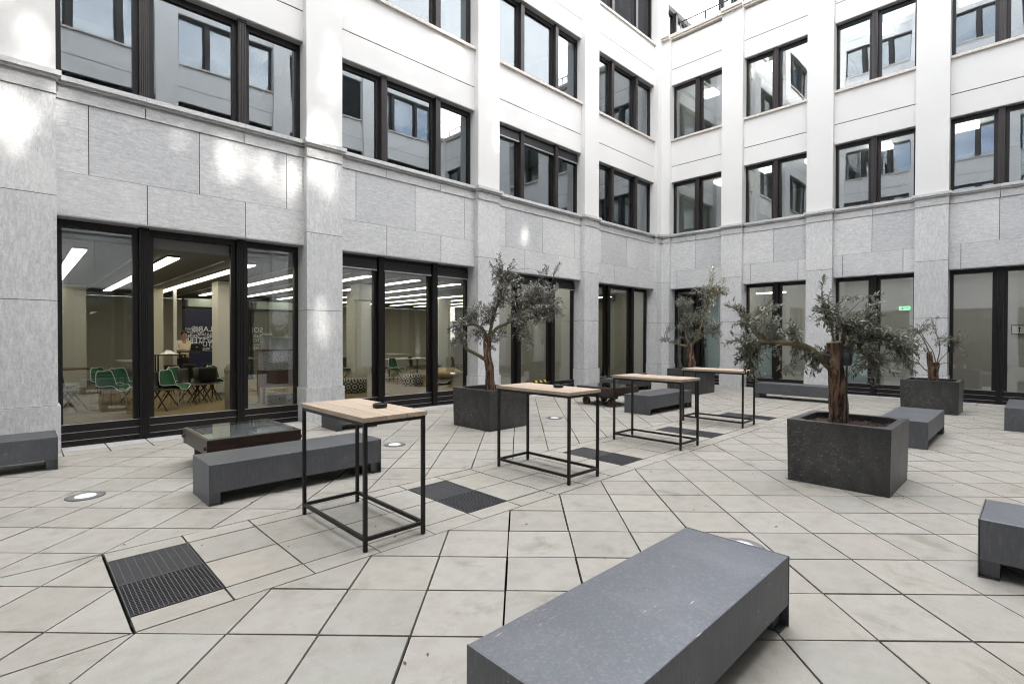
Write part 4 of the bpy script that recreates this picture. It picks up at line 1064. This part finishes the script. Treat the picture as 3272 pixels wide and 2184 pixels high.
def ottoman(label, x, y, r_, h):
    b_ = MB(); b_.lathe([(r_-.03,0),(r_,.03),(r_,h-.04),(r_-.03,h-.005),(r_*.6,h)], 40)
    o = b_.build('ottoman', M['pattern'], None, (x,y,FZ), smooth=True); tag(o, label, 'ottoman', 'round patterned ottomans')
    uv = o.data.uv_layers.new(name='uv')
    for p in o.data.polygons:
        vs = [o.data.vertices[o.data.loops[l].vertex_index].co for l in p.loop_indices]
        cap = len(vs) > 4 or all(v.z > h-.02 for v in vs)
        an0 = math.atan2(vs[0].y, vs[0].x)
        for l, v in zip(p.loop_indices, vs):
            an = math.atan2(v.y, v.x)
            if an-an0 > math.pi: an -= 2*math.pi
            if an0-an > math.pi: an += 2*math.pi
            uv.data[l].uv = (v.x*5.6, v.y*5.6) if cap else (an*r_*5.6, v.z*5.6)
ottoman('round patterned ottoman just inside the left pane of the second window', 7.05, 13.85, .36, .40)
ottoman('round patterned ottoman farther right inside the second window', 9.35, 14.3, .34, .38)
bb = MB(); P = []
for i in range(13):
    th = i/12*math.pi; P.append([(math.sin(th)*math.cos(j/20*2*math.pi)*.62*(1+.08*mnoise.noise(Vector((i*.6,j*.5,3)))), math.sin(th)*math.sin(j/20*2*math.pi)*.45, .22+math.cos(th)*.22+.02*mnoise.noise(Vector((i*.8,j*.8,7)))) for j in range(21)])
bb.grid(P); tag(bb.build('beanbag', M['tan'], None, (11.2,15.0,FZ+.06), R(-40), smooth=True), 'tan canvas beanbag inside the right pane of the second window', 'beanbag')
bb = MB(); bb.lathe([(.30,0),(.33,.03),(.33,.10),(.30,.13),(.1,.14)], 24); tag(bb.build('floor_cushion', M['blackshell'], None, (10.35,14.1,FZ), smooth=True), 'dark floor cushion in front of the tan beanbag', 'cushion')
ac = MB(); ac.box(-.25,-.25,-.42,.25,.25,0); ac.box(-.27,-.27,-.45,.27,.27,-.4205); ac.box(-.2,-.262,-.3,.2,-.2505,-.12)
tag(ac.build('ceiling_unit', M['inwall_l'], None, (7.2,13.6,3.2)), 'boxy cream ventilation unit under the library ceiling', 'ventilation unit')
# lettered glass partition at the back, read from behind
t = empty('glass_partition', 'lettered blue glass partition behind the standing man', 'partition', (4.20,20.6,FZ), R(0))
b_ = MB(); b_.box(0,0,0,2.0,.02,2.55); b_.build('glass_panel', M['bluefilm'], t)
b_ = MB(); b_.box(2.25,0,0,4.3,.02,2.55); b_.build('glass_panel', M['inwall_d'], t)
b_ = MB()
for x_ in (-.06,2.02,2.13,4.31): b_.box(x_,-.03,0,x_+.06,.05,2.95)
b_.box(-.06,-.03,2.56,4.37,.05,2.64); b_.build('frame', M['frame'], t)
b_ = MB(); b_.box(.1,0,2.65,1.9,.02,2.93); b_.box(2.35,0,2.65,4.2,.02,2.93); b_.build('top_light', M['frost'], t)
words = [('Starfield',.24,1.83,.10),('POLARIS',.72,1.78,.20),('NEUTRONEN',.28,1.72,.075),('Stellar',.24,1.58,.13),('PULSAR',.66,1.63,.10),('ORION',.95,1.55,.12),('STERN',.30,1.40,.18),('META',.62,1.50,.09),('SATURN',.66,1.26,.18),('METEOR',.24,1.30,.09),
         ('Sonne',.30,1.18,.09),('VEGA',.62,1.12,.10),('SIRIUS',.30,1.04,.10),('KOMET',.95,1.38,.12),('NEBULA',1.1,1.2,.12),
         ('SOL',2.34,1.76,.20),('MODELL',2.68,1.65,.09),('Stella',2.36,1.57,.12),('GENERATOR',2.60,1.40,.13),('TITAN',2.80,1.26,.11),('Quasar',2.38,1.26,.10),('SUPERHAUFEN',2.64,1.08,.13),('STIX',2.28,1.12,.12)]
dg = bpy.context.evaluated_depsgraph_get()
lm_ = MB()
for (tx, x_, z_, sz) in words:
    cu = bpy.data.curves.new('t', 'FONT'); cu.body = tx; cu.size = sz*1.3; cu.align_x = 'CENTER'
    ob = bpy.data.objects.new('t', cu); col.objects.link(ob); dg.update(); me = bpy.data.meshes.new_from_object(ob.evaluated_get(dg))
    n = len(lm_.v); lm_.v += [(x_-v.co.x, -.004, z_+v.co.y) for v in me.vertices]
    for p in me.polygons: lm_.f.append(tuple(n+i for i in p.vertices)); lm_.m.append(0)
    bpy.data.objects.remove(ob); bpy.data.curves.remove(cu); bpy.data.meshes.remove(me)
lm_.build('lettering', M['letters'], t)
